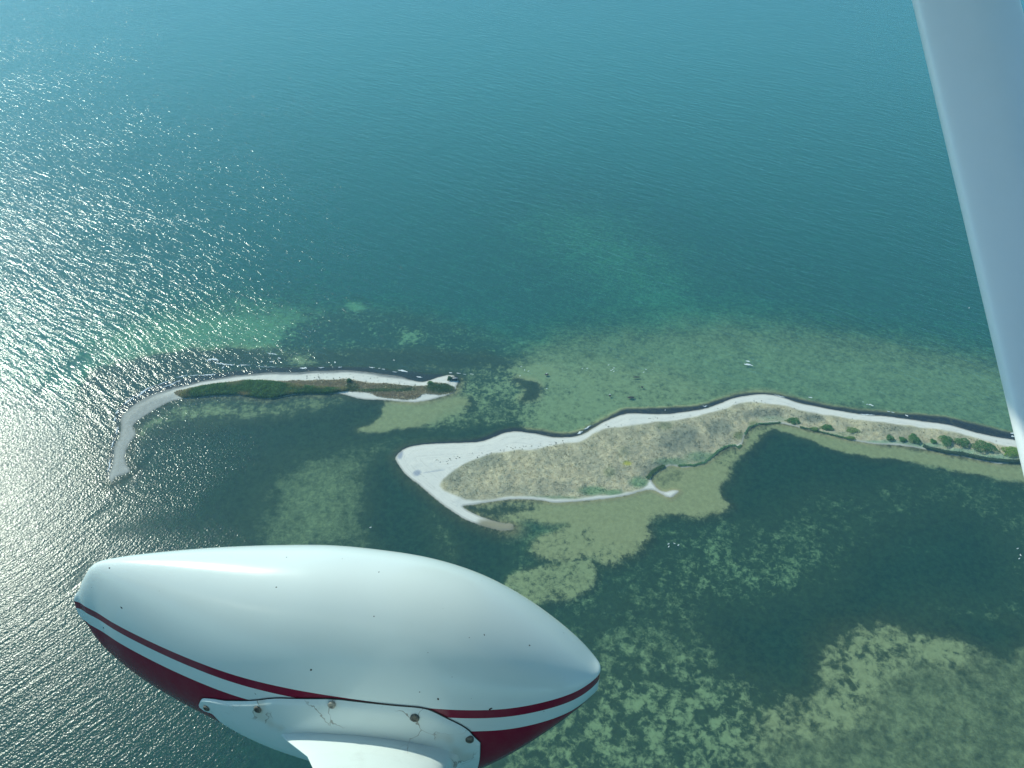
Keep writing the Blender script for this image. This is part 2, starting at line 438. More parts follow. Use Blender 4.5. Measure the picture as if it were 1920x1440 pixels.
nn = m.n('ShaderNodeMix', dict(data_type='FLOAT'), _0=m.math('MULTIPLY', m.attr('coarse').outputs['Fac'], .65), _2=nn, _3=nc).outputs[0]
v = m.math('ADD', sand_s, m.math('MULTIPLY', m.math('MULTIPLY', m.math('SUBTRACT', nn, .5), 3.6), patch_s))
sfac = m.ramp(v, .32, .68)
sfac = m.math('MULTIPLY', sfac, m.ramp(sand_s, -.02, .08))
seagrass = m.mix(m.ramp(n2, .3, .7), (.017, .029, .015), (.047, .066, .031))
pale = m.mix(m.ramp(n2, .25, .75), (.29, .255, .12), (.39, .345, .17))
half = m.mix(m.math('MULTIPLY', sand_s, .55), seagrass, (.135, .132, .062))
bed = m.mix(sfac, half, pale)
bed = m.mix(m.math('MULTIPLY', weed_s, m.ramp(n2, .2, .55, .55, 1.0)), bed, (.026, .024, .030))
# dry ground
st = m.noise(m.n('ShaderNodeCombineXYZ', X=m.math('MULTIPLY', shore_s, 1.6), Y=m.math('MULTIPLY', n1, 5.0)).outputs[0], 1.0, 4, .6)
dry = m.mix(m.math('MULTIPLY', m.ramp(st, .45, .75), m.ramp(n2, .35, .65, .25, 1.0)), (.72, .685, .60), (.50, .475, .415))
dry = m.mix(m.ramp(n3, .55, .8, 0, .35), dry, (.33, .31, .26))
wetc = m.mix(m.ramp(st, .38, .62), (.065, .066, .066), (.36, .36, .33))
dry = m.mix(wet_s, dry, wetc)
dry = m.mix(dull_s, dry, m.mix(m.ramp(n2, .3, .7), (.30, .29, .25), (.40, .39, .34)))
dry = m.mix(m.math('MULTIPLY', spit_s, .85), dry, (.22, .19, .10))
dry = m.mix(m.math('MULTIPLY', pud_s, .7), dry, (.20, .24, .33))
soil = m.mix(m.ramp(n3, .3, .7, .8, 1.0), (0, 0, 0), m.attr('soil').outputs['Color'])
soil = m.mix(reed_s, soil, (.05, .07, .03))
dry = m.mix(veg_s, dry, soil)
edge = m.ramp(m.math('ADD', shore_s, m.math('MULTIPLY', m.math('SUBTRACT', n2, .5), 1.2)), -.25, .45)
damp = m.ramp(shore_s, .1, 1.6)
col = m.mix(edge, bed, m.mix(damp, m.mix(.45, dry, (.15, .14, .11)), dry))
bmp = m.n('ShaderNodeBump', None, Strength=.5, Distance=.25, Height=m.math('ADD', n3, m.math('MULTIPLY', st, .6)))
M_GROUND = m.done(m.principled(col, .92, .15, bmp.outputs[0]))

z0 = np.zeros(NV)
ATT = dict(bedA=np.stack([sandm, patch, weed, z0 + 1], 1), bedB=np.stack([veg, reed, wet, z0 + 1], 1), bedC=np.stack([pud, spit, dull, z0 + 1], 1), shore=shore, coarse=coarse)
VT = np.stack([gx, gy, zt], 1)


LAND_PARTS = []


def sub(name, faces):
    u, inv = np.unique(faces, return_inverse=True)
    o = mesh_np(name, VT[u], inv.reshape(faces.shape), M_GROUND, attrs={k: a[u] for k, a in ATT.items()})
    LAND_PARTS.append((o, u))
    return o


tag(sub("seabed", Q[~fl]), kind='structure')
tag(sub("sand_island", Q[fl & isL]), "narrow hooked sand island with dark green reeds and a pale spit at its end", None, None, 'structure')
tag(sub("sand_island", Q[fl & ~isL]), "long white-beached island covered with tan dry grass, running behind the wing strut", None, None, 'structure')

# ------------------------------------------------------------------ water
# wave systems: A runs in from the open sea, B bends round the tip of the spit
a0 = ground(np.array([(1200., 380.), (1300., 412.)])); dv = a0[1] - a0[0]; angA = math.atan2(dv[1], dv[0])
ca, sa = math.cos(angA), math.sin(angA)
mean = (fbm(gx / 60, gy / 60, 31, 3) - .5) * 10
uA = gx * ca + gy * sa; vA = -gx * sa + gy * ca + mean
cB = ground(np.array([(-420., 560.)]))[0]
rB = np.hypot(gx - cB[0], gy - cB[1]); thB = np.arctan2(gy - cB[1], gx - cB[0])
uB = thB * 170; vB = rB + mean * .6
LB = [(-900, 800), (-200, 740), (60, 760), (150, 790), (215, 850), (210, 910), (300, 960), (430, 1010), (480, 1100), (450, 1300), (520, 1460), (-900, 1700)]
mixB = smooth01(.5 + field(LB, 60, 6) / 60.0)
CALM = [(236, 880), (255, 800), (340, 750), (640, 745), (720, 756), (860, 750), (860, 700), (960, 740), (1100, 800), (1430, 740), (1900, 826), (2700, 1000), (2700, 1700), (560, 1700), (480, 1300), (470, 1060), (420, 1010), (330, 990), (215, 912)]
fc = smooth01(.5 + field(CALM, 60, 6) / 60.0)
BAY = [(240, 890), (256, 815), (300, 785), (400, 775), (560, 770), (620, 800), (560, 850), (500, 910), (470, 1000), (500, 1060), (400, 1040), (330, 1000), (215, 912)]
fb = smooth01(.5 + field(BAY, 90, 6) / 60.0)
wave = 1.0 - fc * .98
wave = wave * (1 - .45 * mixB)
ripple = (1.0 - fc) + fc * (.10 + .95 * fb)
slick = np.zeros(NV)
for pix, b in (([(120, 1110), (150, 1065), (180, 1050), (190, 1058), (150, 1100)], 6), ([(200, 1000), (260, 978), (350, 962), (520, 950), (520, 980), (360, 985), (240, 1005)], 7), ([(212, 912), (232, 893), (255, 890), (262, 870), (290, 850), (288, 858), (255, 885), (250, 905)], 2.5),
            ([(150, 985), (200, 955), (240, 938), (200, 965)], 4), ([(60, 740), (110, 690), (170, 650), (190, 655), (120, 705), (75, 750)], 9), ([(420, 905), (500, 880), (520, 900), (490, 960), (400, 985), (350, 975)], 8)):
    slick = np.maximum(slick, smooth01(.5 + field(pix, 20, 8) / (2 * b)))
ripple *= 1 - .8 * slick; wave *= 1 - .55 * slick
clear = smooth01(.5 + field([(-900, 800), (40, 780), (215, 860), (262, 780), (340, 745), (640, 742), (760, 752), (860, 735), (960, 770), (1100, 800), (1430, 742), (1900, 830), (2700, 1000), (2700, 1800), (-900, 1800)], 60, 8) / 50)
turb_haze = (1 + .95 * smooth01((gy - 380) / 600)) * (1 - clear) + .42 * clear  # outward brightening puts distant haze and sky sheen into the scatter colour
wdepth = np.where(land > 0, 0.0, np.maximum(-zt, 0.02))
fw = land[Q].min(1) < 2.0

m = Nodes("sea_water")
pa = m.n('ShaderNodeSeparateColor', _0=m.attr('wpar').outputs['Color'])
wave_s, rip_s, mixB_s = pa.outputs
dep = m.attr('wdepth').outputs['Fac']
P = m.pos()
VA = m.attr('wA').outputs['Vector']; VB = m.attr('wB').outputs['Vector']
hA = m.noise(m.mapv(VA, (.055, .22, 1)), 1.0, 2.5, .5, .25)
hA2 = m.noise(m.mapv(VA, (.16, .55, 1), (0, 0, .12), (31, 7, 0)), 1.0, 2, .5, .2)
hB = m.noise(m.mapv(VB, (.06, .42, 1)), 1.0, 2.5, .5, .25)
hs = m.math('ADD', m.math('MULTIPLY', hA, .78), m.math('MULTIPLY', hA2, .45))
hw = m.n('ShaderNodeMix', dict(data_type='FLOAT'), _0=mixB_s, _2=hs, _3=m.math('MULTIPLY', hB, .40)).outputs[0]
hr = m.noise(P, .95, 2, .5)
gust = m.ramp(m.noise(P, .012, 3, .55), .3, .7, .78, 1.12)
h = m.math('ADD', m.math('MULTIPLY', hw, m.math('MULTIPLY', wave_s, gust)), m.math('MULTIPLY', hr, m.math('MULTIPLY', rip_s, .20)))
bmp = m.n('ShaderNodeBump', None, Strength=1.0, Distance=1.0, Height=h)
nrm = bmp.outputs[0]
inc = m.n('ShaderNodeNewGeometry').outputs['Incoming']
cosi = m.math('ABSOLUTE', m.n('ShaderNodeVectorMath', dict(operation='DOT_PRODUCT'), _0=inc, _1=nrm).outputs['Value'], clamp=True)
fres = m.math('ADD', .02, m.math('MULTIPLY', .98, m.math('POWER', m.math('SUBTRACT', 1.0, cosi, clamp=True), 5.0)), clamp=True)   # Schlick
KA = (.29, .075, .098)          # absorption per metre of path
WC = (.020, .124, .107)         # colour of the light scattered back by deep water
def expc(k, mul):
    return m.math('POWER', 2.71828, m.math('MULTIPLY', dep, -k * mul))
T1 = m.n('ShaderNodeCombineColor', None, _0=expc(KA[0], 1.25), _1=expc(KA[1], 1.25), _2=expc(KA[2], 1.25)).outputs[0]
tb = m.attr('turb_haze').outputs['Fac']      # murkier open sea than lagoon, with far haze painted into the water colour
S = [m.math('MULTIPLY', m.math('MULTIPLY', m.math('SUBTRACT', 1.0, expc(k, 2.5)), c), tb) for k, c in zip(KA, WC)]
SC = m.n('ShaderNodeCombineColor', None, _0=S[0], _1=S[1], _2=S[2]).outputs[0]
tr = m.n('ShaderNodeBsdfTransparent', None, Color=T1).outputs[0]
df = m.n('ShaderNodeBsdfDiffuse', None, Color=SC).outputs[0]
body = m.n('ShaderNodeAddShader', None, _0=tr, _1=df).outputs[0]
gl = m.n('ShaderNodeBsdfGlossy', None, Color=(1, 1, 1, 1), Roughness=m.math('ADD', .15, m.math('MULTIPLY', mixB_s, .07)), Normal=nrm).outputs[0]
M_WATER = m.done(m.n('ShaderNodeMixShader', None, _0=fres, _1=body, _2=gl).outputs[0])

u_, inv_ = np.unique(Q[fw], return_inverse=True)
VW = np.stack([gx, gy, np.zeros(NV)], 1)[u_]
water = mesh_np("water", VW, inv_.reshape(-1, 4), M_WATER, attrs=dict(
    turb_haze=turb_haze[u_], wA=np.stack([uA, vA, z0], 1)[u_], wB=np.stack([uB, vB, z0 + 50], 1)[u_], wdepth=wdepth[u_], wpar=np.stack([wave, ripple, mixB, z0 + 1], 1)[u_]))
tag(water, kind='structure')

# ------------------------------------------------------------------ vegetation
M_GRASS = None


def leaf_material(name, rough=.75, trans=.42):
    m = Nodes(name)
    c = m.attr('tint').outputs['Color']
    p = m.principled(c, rough, .2)
    t = m.n('ShaderNodeBsdfTranslucent', None, Color=c).outputs[0]
    return m.done(m.n('ShaderNodeMixShader', None, _0=trans, _1=p, _2=t).outputs[0])


M_LEAF = leaf_material("leaves")
M_STRAW = leaf_material("dry_grass_blades", .85, .42)


def zat(x, y):
    """terrain height by bilinear look-up"""
    i = np.clip(np.searchsorted(XS, x) - 1, 0, nx - 2); j = np.clip(np.searchsorted(YS, y) - 1, 0, ny - 2)
    Z = zt.reshape(ny, nx)
    fx = (x - XS[i]) / (XS[i + 1] - XS[i]); fy = (y - YS[j]) / (YS[j + 1] - YS[j])
    return (Z[j, i] * (1 - fx) + Z[j, i + 1] * fx) * (1 - fy) + (Z[j + 1, i] * (1 - fx) + Z[j + 1, i + 1] * fx) * fy


def scatter(poly, n, keep=None, warp=0.0):
    lo, hi = poly.min(0), poly.max(0)
    pts = rng.uniform(lo, hi, (n, 2))
    q = pts + (np.stack([fbm(pts[:, 0] / 9, pts[:, 1] / 9, 3), fbm(pts[:, 0] / 9, pts[:, 1] / 9, 9)], 1) - .5) * warp
    d = sdf_poly(q[:, 0], q[:, 1], poly)
    k = d > 0
    return pts[k], d[k]


def blades(x, y, z, h, wid, lean, col, n=3):
    """tussocks: n crossing tapered blades each; returns V,F,colour"""
    N = len(x); V = []; CC = []
    for i in range(n):
        a = rng.uniform(0, 2 * np.pi, N)
        la = rng.uniform(0, 2 * np.pi, N); ll = lean * h * rng.uniform(.3, 1, N)
        ox = rng.normal(0, .25, N) * wid; oy = rng.normal(0, .25, N) * wid
        hh = h * rng.uniform(.65, 1.1, N)
        c, s_ = np.cos(a) * wid * .5, np.sin(a) * wid * .5
        b0 = np.stack([x + ox - c, y + oy - s_, z - .05], 1); b1 = np.stack([x + ox + c, y + oy + s_, z - .05], 1)
        t0 = np.stack([x + ox - c * .55 + np.cos(la) * ll, y + oy - s_ * .55 + np.sin(la) * ll, z + hh * .9], 1)
        t1 = np.stack([x + ox + c * .55 + np.cos(la) * ll, y + oy + s_ * .55 + np.sin(la) * ll, z + hh], 1)
        V.append(np.stack([b0, b1, t1, t0], 1)); k = rng.uniform(.9, 1.1, (N, 1))
        CC.append(np.repeat((col * k)[:, None, :], 4, 1))
    V = np.concatenate(V).reshape(-1, 3); CC = np.concatenate(CC).reshape(-1, 3)
    F = np.arange(len(V)).reshape(-1, 4)
    return V, F, np.c_[CC, np.ones(len(CC))]


def blob(x, y, px, rx, ry):
    """soft ellipse weight round a photo pixel, laid out on the ground"""
    c = ground(np.array([px]))[0]; ex = ground(np.array([(px[0] + rx, px[1])]))[0] - c; ey = ground(np.array([(px[0], px[1] - ry)]))[0] - c
    M = np.linalg.inv(np.stack([ex, ey], 1))
    q = M @ np.stack([x - c[0], y - c[1]])
    return smooth01(1.6 - np.hypot(q[0], q[1]) * 1.15)


RV = ground(smooth_poly(R_VEG, 1)); LV = ground(smooth_poly(L_VEG, 1)); LR = ground(smooth_poly(L_REED, 1))
STRAW = np.array([.445, .40, .26]); STRAW2 = np.array([.33, .29, .185]); OLIVE = np.array([.14, .165, .075]); GREYG = np.array([.15, .165, .125]); MARSH = np.array([.13, .215, .11]); PALEM = np.array([.22, .31, .20])

# right island: dry tussock grass
PATCHES = [((1349, 802), 26, 15, .8, GREYG), ((1288, 810), 22, 16, .6, GREYG), ((1267, 829), 46, 20, .7, GREYG), ((1436, 776), 36, 9, .8, GREYG), ((1526, 786), 20, 8, .85, GREYG), ((1170, 850), 12, 10, .4, OLIVE),
           ((1143, 888), 12, 10, .6, OLIVE), ((1259, 868), 34, 9, .9, MARSH), ((1315, 858), 32, 10, .85, MARSH), ((1220, 880), 30, 16, .6, GREYG), ((1413, 796), 10, 7, .9, OLIVE), ((1386, 817), 12, 8, .9, OLIVE), ((1111, 921), 26, 9, .9, MARSH),
           ((1149, 924), 20, 6, .9, MARSH), ((1199, 905), 20, 10, .9, MARSH), ((1247, 800), 14, 8, .7, OLIVE), ((1030, 935), 60, 5, .6, MARSH), ((905, 868), 44, 14, .45, GREYG), ((850, 900), 16, 22, .45, GREYG), ((1176, 871), 8, 4.5, .95, np.array([.34, .33, .05])),
           ((1376, 838), 8, 4, .9, MARSH), ((1660, 830), 60, 4, .85, PALEM), ((1720, 836), 60, 5, .9, PALEM), ((1790, 848), 50, 7, .95, PALEM), ((1850, 860), 60, 8, .95, PALEM), ((1930, 868), 60, 6, .9, PALEM), ((1690, 805), 40, 5, .5, GREYG), ((1450, 786), 30, 5, .4, PALEM), ((1560, 815), 60, 4, .4, MARSH)]


def veg_colour(x, y):
    n_a = fbm(x / 2.2, y / 2.2, 41, 4, .6); n_b = fbm(x / 11, y / 11, 47, 3)
    rg_ = fbm((x * .8 + y * .6) / 1.6, (y * .8 - x * .6) / 7.0, 53, 3)
    t = np.clip((n_a * .55 + rg_ * .45 - .36) / .28, 0, 1)[:, None]
    col = STRAW2 * (1 - t) + STRAW * t
    gw = np.clip((n_b - .48) * 3.5, 0, .6)[:, None]
    for px, rx, ry, wgt, cc in PATCHES:
        ww = (blob(x, y, px, rx, ry) * wgt)[:, None] * np.clip(.6 + n_a[:, None] * .8, 0, 1)
        col = col * (1 - ww) + cc * ww
    col = col * (1 - gw * .5) + GREYG * gw * .5
    return col, n_a


pts, d = scatter(RV, 190000, warp=2.2)
x, y = pts.T
k = (x < 420); x, y, d = x[k], y[k], d[k]
col, nz1 = veg_colour(x, y)
keep = rng.uniform(0, 1, len(x)) < np.clip(.0 + .8 * nz1, 0, 1) * np.clip(d / 1.5 + .25, 0, 1)
x, y, d, nz1, col = x[keep], y[keep], d[keep], nz1[keep], col[keep]
h = (.10 + .32 * nz1) * np.clip(d / 3 + .35, 0, 1)
V, F, cc = blades(x, y, zat(x, y), h * .8, .24 + .2 * nz1, 2.0, col * 1.6, 2)
tag(mesh_np("dry_grass", V, F, M_STRAW, False, attrs=dict(tint=cc)), "tan dry tussock grass with grey and green patches covering the long island", "grass", None, 'stuff')

for o, u in LAND_PARTS[1:]:
    sc_, _n = veg_colour(gx[u], gy[u])
    at = o.data.attributes.new('soil', 'FLOAT_COLOR', 'POINT')
    at.data.foreach_set('color', np.c_[sc_ * 1.4, np.ones(len(u))].astype(np.float32).ravel())

# marsh edge of taller rushes along the lagoon bank of the right island
E1 = ground(np.array([(1730, 838), (1737, 842), (1774, 850.5), (1807, 854.5), (1819, 857.5), (1852, 864.5), (1895, 868), (1920, 868), (2000, 885)]))
E2 = ground(np.array([(1216, 899), (1224, 889), (1232, 882), (1247, 876)])); E3 = ground(np.array([(1272, 874.5), (1301, 873.5), (1322, 868), (1334, 859), (1347, 847), (1359, 839), (1376, 836), (1384, 840), (1391, 836)]))
E4 = ground(np.array([(1397, 815), (1405, 802), (1422, 796), (1464, 793)])); E5 = ground(np.array([(1500, 802), (1515, 805), (1549, 813.5), (1577, 820.5), (1594, 824)]))


def along(P, n, band):
    seg = np.linalg.norm(np.diff(P, axis=0), axis=1); cs = np.r_[0, np.cumsum(seg)]
    s = rng.uniform(0, cs[-1], n); i = np.clip(np.searchsorted(cs, s) - 1, 0, len(seg) - 1)
    f = ((s - cs[i]) / seg[i])[:, None]; q = P[i] * (1 - f) + P[i + 1] * f
    tn = (P[i + 1] - P[i]) / seg[i][:, None]; nr = np.stack([-tn[:, 1], tn[:, 0]], 1)
    return q + nr * rng.uniform(0, band, (n, 1))


Vs, Fs, Cs, off = [], [], [], 0
for P_, n_, b_, h_, c_ in ((E1, 3200, 1.6, 1.0, PALEM * .9), (E2, 700, 1.4, .45, np.array([.20, .29, .13])), (E3, 1000, .8, .3, MARSH * 2.0), (E4, 350, .7, .3, MARSH * 1.8), (E5, 500, .7, .35, MARSH * 1.6)):
    q = along(P_, n_, b_)
    V, F, c = blades(q[:, 0], q[:, 1], np.maximum(zat(q[:, 0], q[:, 1]), 0), h_ * rng.uniform(.7, 1.15, n_), .45, .4 if P_ is E1 else 1.8, np.tile(c_, (n_, 1)), 3)
    Vs.append(V); Fs.append(F + off); Cs.append(c); off += len(V)
tag(mesh_np("rushes", np.concatenate(Vs), np.concatenate(Fs), M_LEAF, False, attrs=dict(tint=np.concatenate(Cs))), "low pale green rushes along the lagoon bank of the long island", "rushes", None, 'stuff')

# left island: dense dark reeds and dry grass
pts, d = scatter(LR, 60000, warp=1.6)
x, y = pts.T
nz1 = fbm(x / 2.5, y / 2.5, 61, 4, .6); nz2 = fbm(x / 9, y / 9, 63, 3)
col = np.array([.040, .075, .022]) * (1 - nz1[:, None]) + np.array([.10, .155, .045]) * nz1[:, None]
bro = np.clip((nz2 - .5) * 4, 0, 1) * np.clip(1 - d / 4, 0, .8)
bro = bro[:, None]
col = col * (1 - bro) + np.array([.26, .19, .10]) * bro
h = (.8 + .9 * nz1) * np.clip(d / 1.5 + .4, 0, 1)
V, F, cc = blades(x, y, np.maximum(zat(x, y), 0), h, .5, .9, col * 2.5, 2)
tag(mesh_np("reeds", V, F, M_LEAF, False, attrs=dict(tint=cc)), "dense dark green reeds filling the inner side of the hooked island", "reeds", None, 'stuff')
pts, d = scatter(LV, 40000, warp=1.6)
dr = sdf_poly(pts[:, 0], pts[:, 1], LR)
k = (dr < .3); x, y = pts[k].T; d = d[k]
nz1 = fbm(x / 2.0, y / 2.0, 71, 4, .6)
keep = rng.uniform(0, 1, len(x)) < .2 + nz1 * 1.2
x, y, d, nz1 = x[keep], y[keep], d[keep], nz1[keep]
col = np.array([.22, .175, .095]) * (1 - nz1[:, None]) + np.array([.36, .30, .19]) * nz1[:, None]
for px, rx, ry, wgt, cc_ in (((826, 729), 28, 9, .92, np.array([.06, .115, .035])), ((805, 722), 10, 4, .9, np.array([.06, .115, .035])), ((720, 733), 60, 2.6, .8, np.array([.09, .15, .045])), ((660, 727), 14, 8, .75, np.array([.055, .10, .03])), ((745, 727), 40, 4, .5, np.array([.12, .13, .05])), ((768, 731), 10, 3, .7, np.array([.06, .10, .03])), ((735, 742), 50, 5, .4, np.array([.27, .2, .13]))):
    ww = (blob(x, y, px, rx, ry) * wgt)[:, None]
    col = col * (1 - ww) + cc_ * ww
gr = np.clip((col[:, 1] - col[:, 0]) * 12, 0, 1)
V, F, cc = blades(x, y, zat(x, y), (.2 + .3 * nz1) * (1 + gr * 1.0), .4, 1.9, col * 1.7, 2)
tag(mesh_np("dry_grass", V, F, M_STRAW, False, attrs=dict(tint=cc)), "brown and green grass on the landward tip of the hooked island", "grass", None, 'stuff')

# sparse beach plants
bx = []
for (x0, x1, ya, yb, n_) in ((815, 1060, 866, 826, 60), (560, 800, 702, 722, 70), (1100, 1440, 806, 748, 40), (1480, 1900, 768, 838, 40)):
    fx = rng.uniform(0, 1, n_); px = x0 + fx * (x1 - x0); py = ya + fx * (yb - ya) + rng.normal(0, 4, n_) + 3
    bx.append(ground(np.stack([px, py], 1)))
bx = np.concatenate(bx)
dl = np.maximum(sdf_poly(bx[:, 0], bx[:, 1], ground(smooth_poly(RIGHT_ISLE))), sdf_poly(bx[:, 0], bx[:, 1], ground(smooth_poly(LEFT_ISLE))))
bx = bx[dl > 2.5]
n_ = len(bx); hh = rng.uniform(.12, .32, n_)
V, F, cc = blades(bx[:, 0], bx[:, 1], zat(bx[:, 0], bx[:, 1]), hh, .5, .9, np.tile([.17, .17, .09], (n_, 1)), 4)
tag(mesh_np("beach_plants", V, F, M_LEAF, False, attrs=dict(tint=cc)), "scattered low plants dotting the white sand beaches", "plants", None, 'stuff')


# countable thickets
def thicket(px, rx, ry, height, label, name="shrub_thicket", cat="thicket", group="round green thickets on the long island", tint=(.055, .115, .03), dens=26, rot=0.0):
    c = ground(np.array([px]))[0]
    ax = np.linalg.norm(ground(np.array([(px[0] + rx, px[1])]))[0] - c); ay = np.linalg.norm(ground(np.array([(px[0], px[1] + ry)]))[0] - c)
    z = max(0.0, float(zat(c[:1], c[1:])[0]))
    n = int(dens * 2.2 * ax * ay) + 300
    th = rng.uniform(0, 2 * np.pi, n); r = np.sqrt(rng.uniform(0, 1, n))
    wob = 1 + .16 * np.sin(th * 3 + px[0]) + .10 * np.sin(th * 5 + px[1]) + .06 * np.sin(th * 9)
    lx, ly = np.cos(th) * r * ax * wob, np.sin(th) * r * ay * wob
    top = height * (1 - r ** 3.0) ** .5 * (.7 + .5 * fbm(lx / 1.3 + px[0], ly / 1.3, 77, 3))
    lz = top * (1 - rng.uniform(0, 1, n) ** 2 * .6)
    s = rng.uniform(.28, .6, n)
    nrm_ = rng.normal(0, 1, (n, 3)); nrm_[:, 2] = np.abs(nrm_[:, 2]) + 2.2; nrm_ /= np.linalg.norm(nrm_, axis=1)[:, None]
    t1_ = np.cross(nrm_, rng.normal(0, 1, (n, 3))); t1_ /= np.linalg.norm(t1_, axis=1)[:, None]; t2_ = np.cross(nrm_, t1_)
    ctr = np.stack([lx, ly, lz], 1)
    V = np.stack([ctr - t1_ * s[:, None] * .5, ctr + t2_ * s[:, None] * .32, ctr + t1_ * s[:, None] * .5, ctr - t2_ * s[:, None] * .32], 1).reshape(-1, 3)
    k = (rng.uniform(.7, 1.35, n) * (.8 + .4 * fbm(lx / 1.6, ly / 1.6, 78, 3)))[:, None]
    cc = np.repeat(np.array(tint) * 2.3 * k, 4, 0)
    o = mesh_np(name, V, np.arange(4 * n).reshape(-1, 4), M_LEAF, False, attrs=dict(tint=np.c_[cc, np.ones(len(cc))]), loc=(c[0], c[1], z))
    o.rotation_euler[2] = rot
    return tag(o, label, cat, group)


TH = [((1488, 790), 13, 6.0, 1.3, "green thicket nearest the island bend, on the lagoon bank right of the inlet"),
      ((1550, 803), 12, 5.0, 1.1, "green thicket beside grey scrub, right of the one nearest the bend"),
      ((1527, 805), 8, 3.2, .8, "small flat green thicket right on the lagoon bank, below the thicket beside the grey scrub"),
      ((1598, 808), 13, 5.2, .9, "loose pale green thicket in the middle of the grass strip, halfway to the wing strut"),
      ((1594, 822), 10, 3.2, .8, "low olive thicket on the lagoon bank below the loose pale one"),
      ((1668, 823), 7, 4.6, 1.2, "small round thicket, first of the dark row leading to the wing strut"),
      ((1692, 825.5), 6.5, 4.4, 1.1, "small thicket between the first of the dark row and the tall oval one"),
      ((1713, 825), 10.5, 8.5, 1.8, "tall oval dark green thicket in the row leading to the wing strut"),
      ((1749, 829.5), 5.5, 4.2, 1.0, "smallest thicket of the dark row, right of the tall oval one"),
      ((1772, 829), 11.5, 9.5, 1.8, "dark green thicket with a bare sandy patch on its left, right of the smallest one"),
      ((1803, 832), 14, 7.5, 1.7, "wide dark green thicket touching the white beach side, second from the largest"),
      ((1844, 840.5), 23, 9.5, 1.9, "largest and longest dark green thicket, second from the wing strut"),
      ((1899, 849.5), 22, 8.5, 1.6, "bright yellow-green thicket partly hidden by the wing strut")]
for i, (px, rx, ry, hgt, lab) in enumerate(TH):
    pale = i in (2, 3, 4)
    thicket(px, rx, ry, hgt, lab, tint=(.10, .15, .05) if pale else ((.095, .165, .03) if i == 12 else (.05, .112, .035)), dens=16 if pale else 30, rot=R(-10) if i in (9, 11) else 0)
thicket((844, 712), 5.2, 3.4, 1.9, "dark bush beside the small shelter on the tip of the hooked island", "bush", "bush", None, (.03, .06, .022), 60)
thicket((807, 718.8), 5.5, 2.4, 1.1, "small green bush by the beach path, left of the dark bush and shelter", "bush", "bush", None, (.06, .12, .03), 50)
thicket((655, 716.5), 4.5, 3.0, 1.8, "round dark bush at the beach edge halfway along the hooked island", "bush", "bush", None, (.04, .075, .022), 50)


# ------------------------------------------------------------------ small things: shelter, rocks, foam, birds
def simple_mat(name, c1, c2, scale=3.0, rough=.8, spec=.2):
    m = Nodes(name)
    tc = m.n('ShaderNodeTexCoord').outputs['Object']
    return m.done(m.principled(m.mix(m.ramp(m.noise(tc, scale, 4, .6), .35, .65), c1, c2), rough, spec))


def boxes(lst):
    V, F = [], []
    for (cx, cy, cz, sx, sy, sz) in lst:
        b = len(V)
        for dz in (-.5, .5):
            for dx, dy in ((-.5, -.5), (.5, -.5), (.5, .5), (-.5, .5)):
                V.append((cx + dx * sx, cy + dy * sy, cz + dz * sz))
        F += [[b, b + 3, b + 2, b + 1], [b + 4, b + 5, b + 6, b + 7]] + [[b + i, b + (i + 1) % 4, b + 4 + (i + 1) % 4, b + 4 + i] for i in range(4)]
    return np.array(V, float), np.array(F)


M_TAR = simple_mat("tarred_boards", (.02, .022, .025), (.045, .045, .048), 2)
M_PALE = simple_mat("bleached_boards", (.50, .50, .48), (.62, .62, .60), 2)
c = ground(np.array([(852.5, 712.5)]))[0]
z = float(zat(c[:1], c[1:])[0])
sh = tag(empty("shelter", (c[0], c[1], z)), "small dark boarded shelter with a pale roof strip, beside the bush on the island tip", "shelter")
for q in ((-1.5, -.9, .55, .12, .12, 1.3), (1.5, -.9, .55, .12, .12, 1.3), (-1.5, .9, .55, .12, .12, 1.5), (1.5, .9, .55, .12, .12, 1.5)):
    V, F = boxes([q])
    mesh_np("post", V, F, M_TAR, False, sh)
V, F = boxes([(0, -.96, .55, 3.2, .06, 1.05), (0, .96, .6, 3.2, .06, 1.15), (1.6, 0, .55, .06, 1.85, 1.05)])
mesh_np("wall", V, F, M_TAR, False, sh)
V, F = boxes([(0.1, -.72, 1.28, 3.5, .75, .07), (0.1, .78, 1.42, 3.5, .75, .07)])
mesh_np("roof", V, F, M_TAR, False, sh)
V, F = boxes([(.3, .03, 1.36, 3.0, .74, .06), (-1.75, 0, .75, .5, 1.9, .08)])
mesh_np("roof_strip", V, F, M_PALE, False, sh)

M_ROCK = simple_mat("weedy_rock", (.030, .032, .028), (.075, .07, .055), 4, .6)


def rock(px, r, label, flat=.5, ell=1.0):
    c = ground(np.array([px]))[0]
    th, ph = np.meshgrid(np.linspace(0, 2 * np.pi, 15)[:-1], np.linspace(.02, np.pi - .02, 9))
    X = np.stack([np.cos(th) * np.sin(ph), np.sin(th) * np.sin(ph), np.cos(ph)], -1).reshape(-1, 3)
    X *= (1 + .35 * (fbm(X[:, 0] * 1.5 + px[0], X[:, 1] * 1.5 + X[:, 2], 5, 3) - .5))[:, None]
    r = r * .7
    V = X * np.array([r * ell, r, r * flat])
    ii = np.arange(9 * 14).reshape(9, 14)
    F = np.stack([ii[:-1], np.roll(ii[:-1], -1, 1), np.roll(ii[1:], -1, 1), ii[1:]], -1).reshape(-1, 4)[:, ::-1]
    return tag(mesh_np("rock", V, F, M_ROCK, True, loc=(c[0], c[1], .0)), label, "rock", "dark rocks in the shallows")


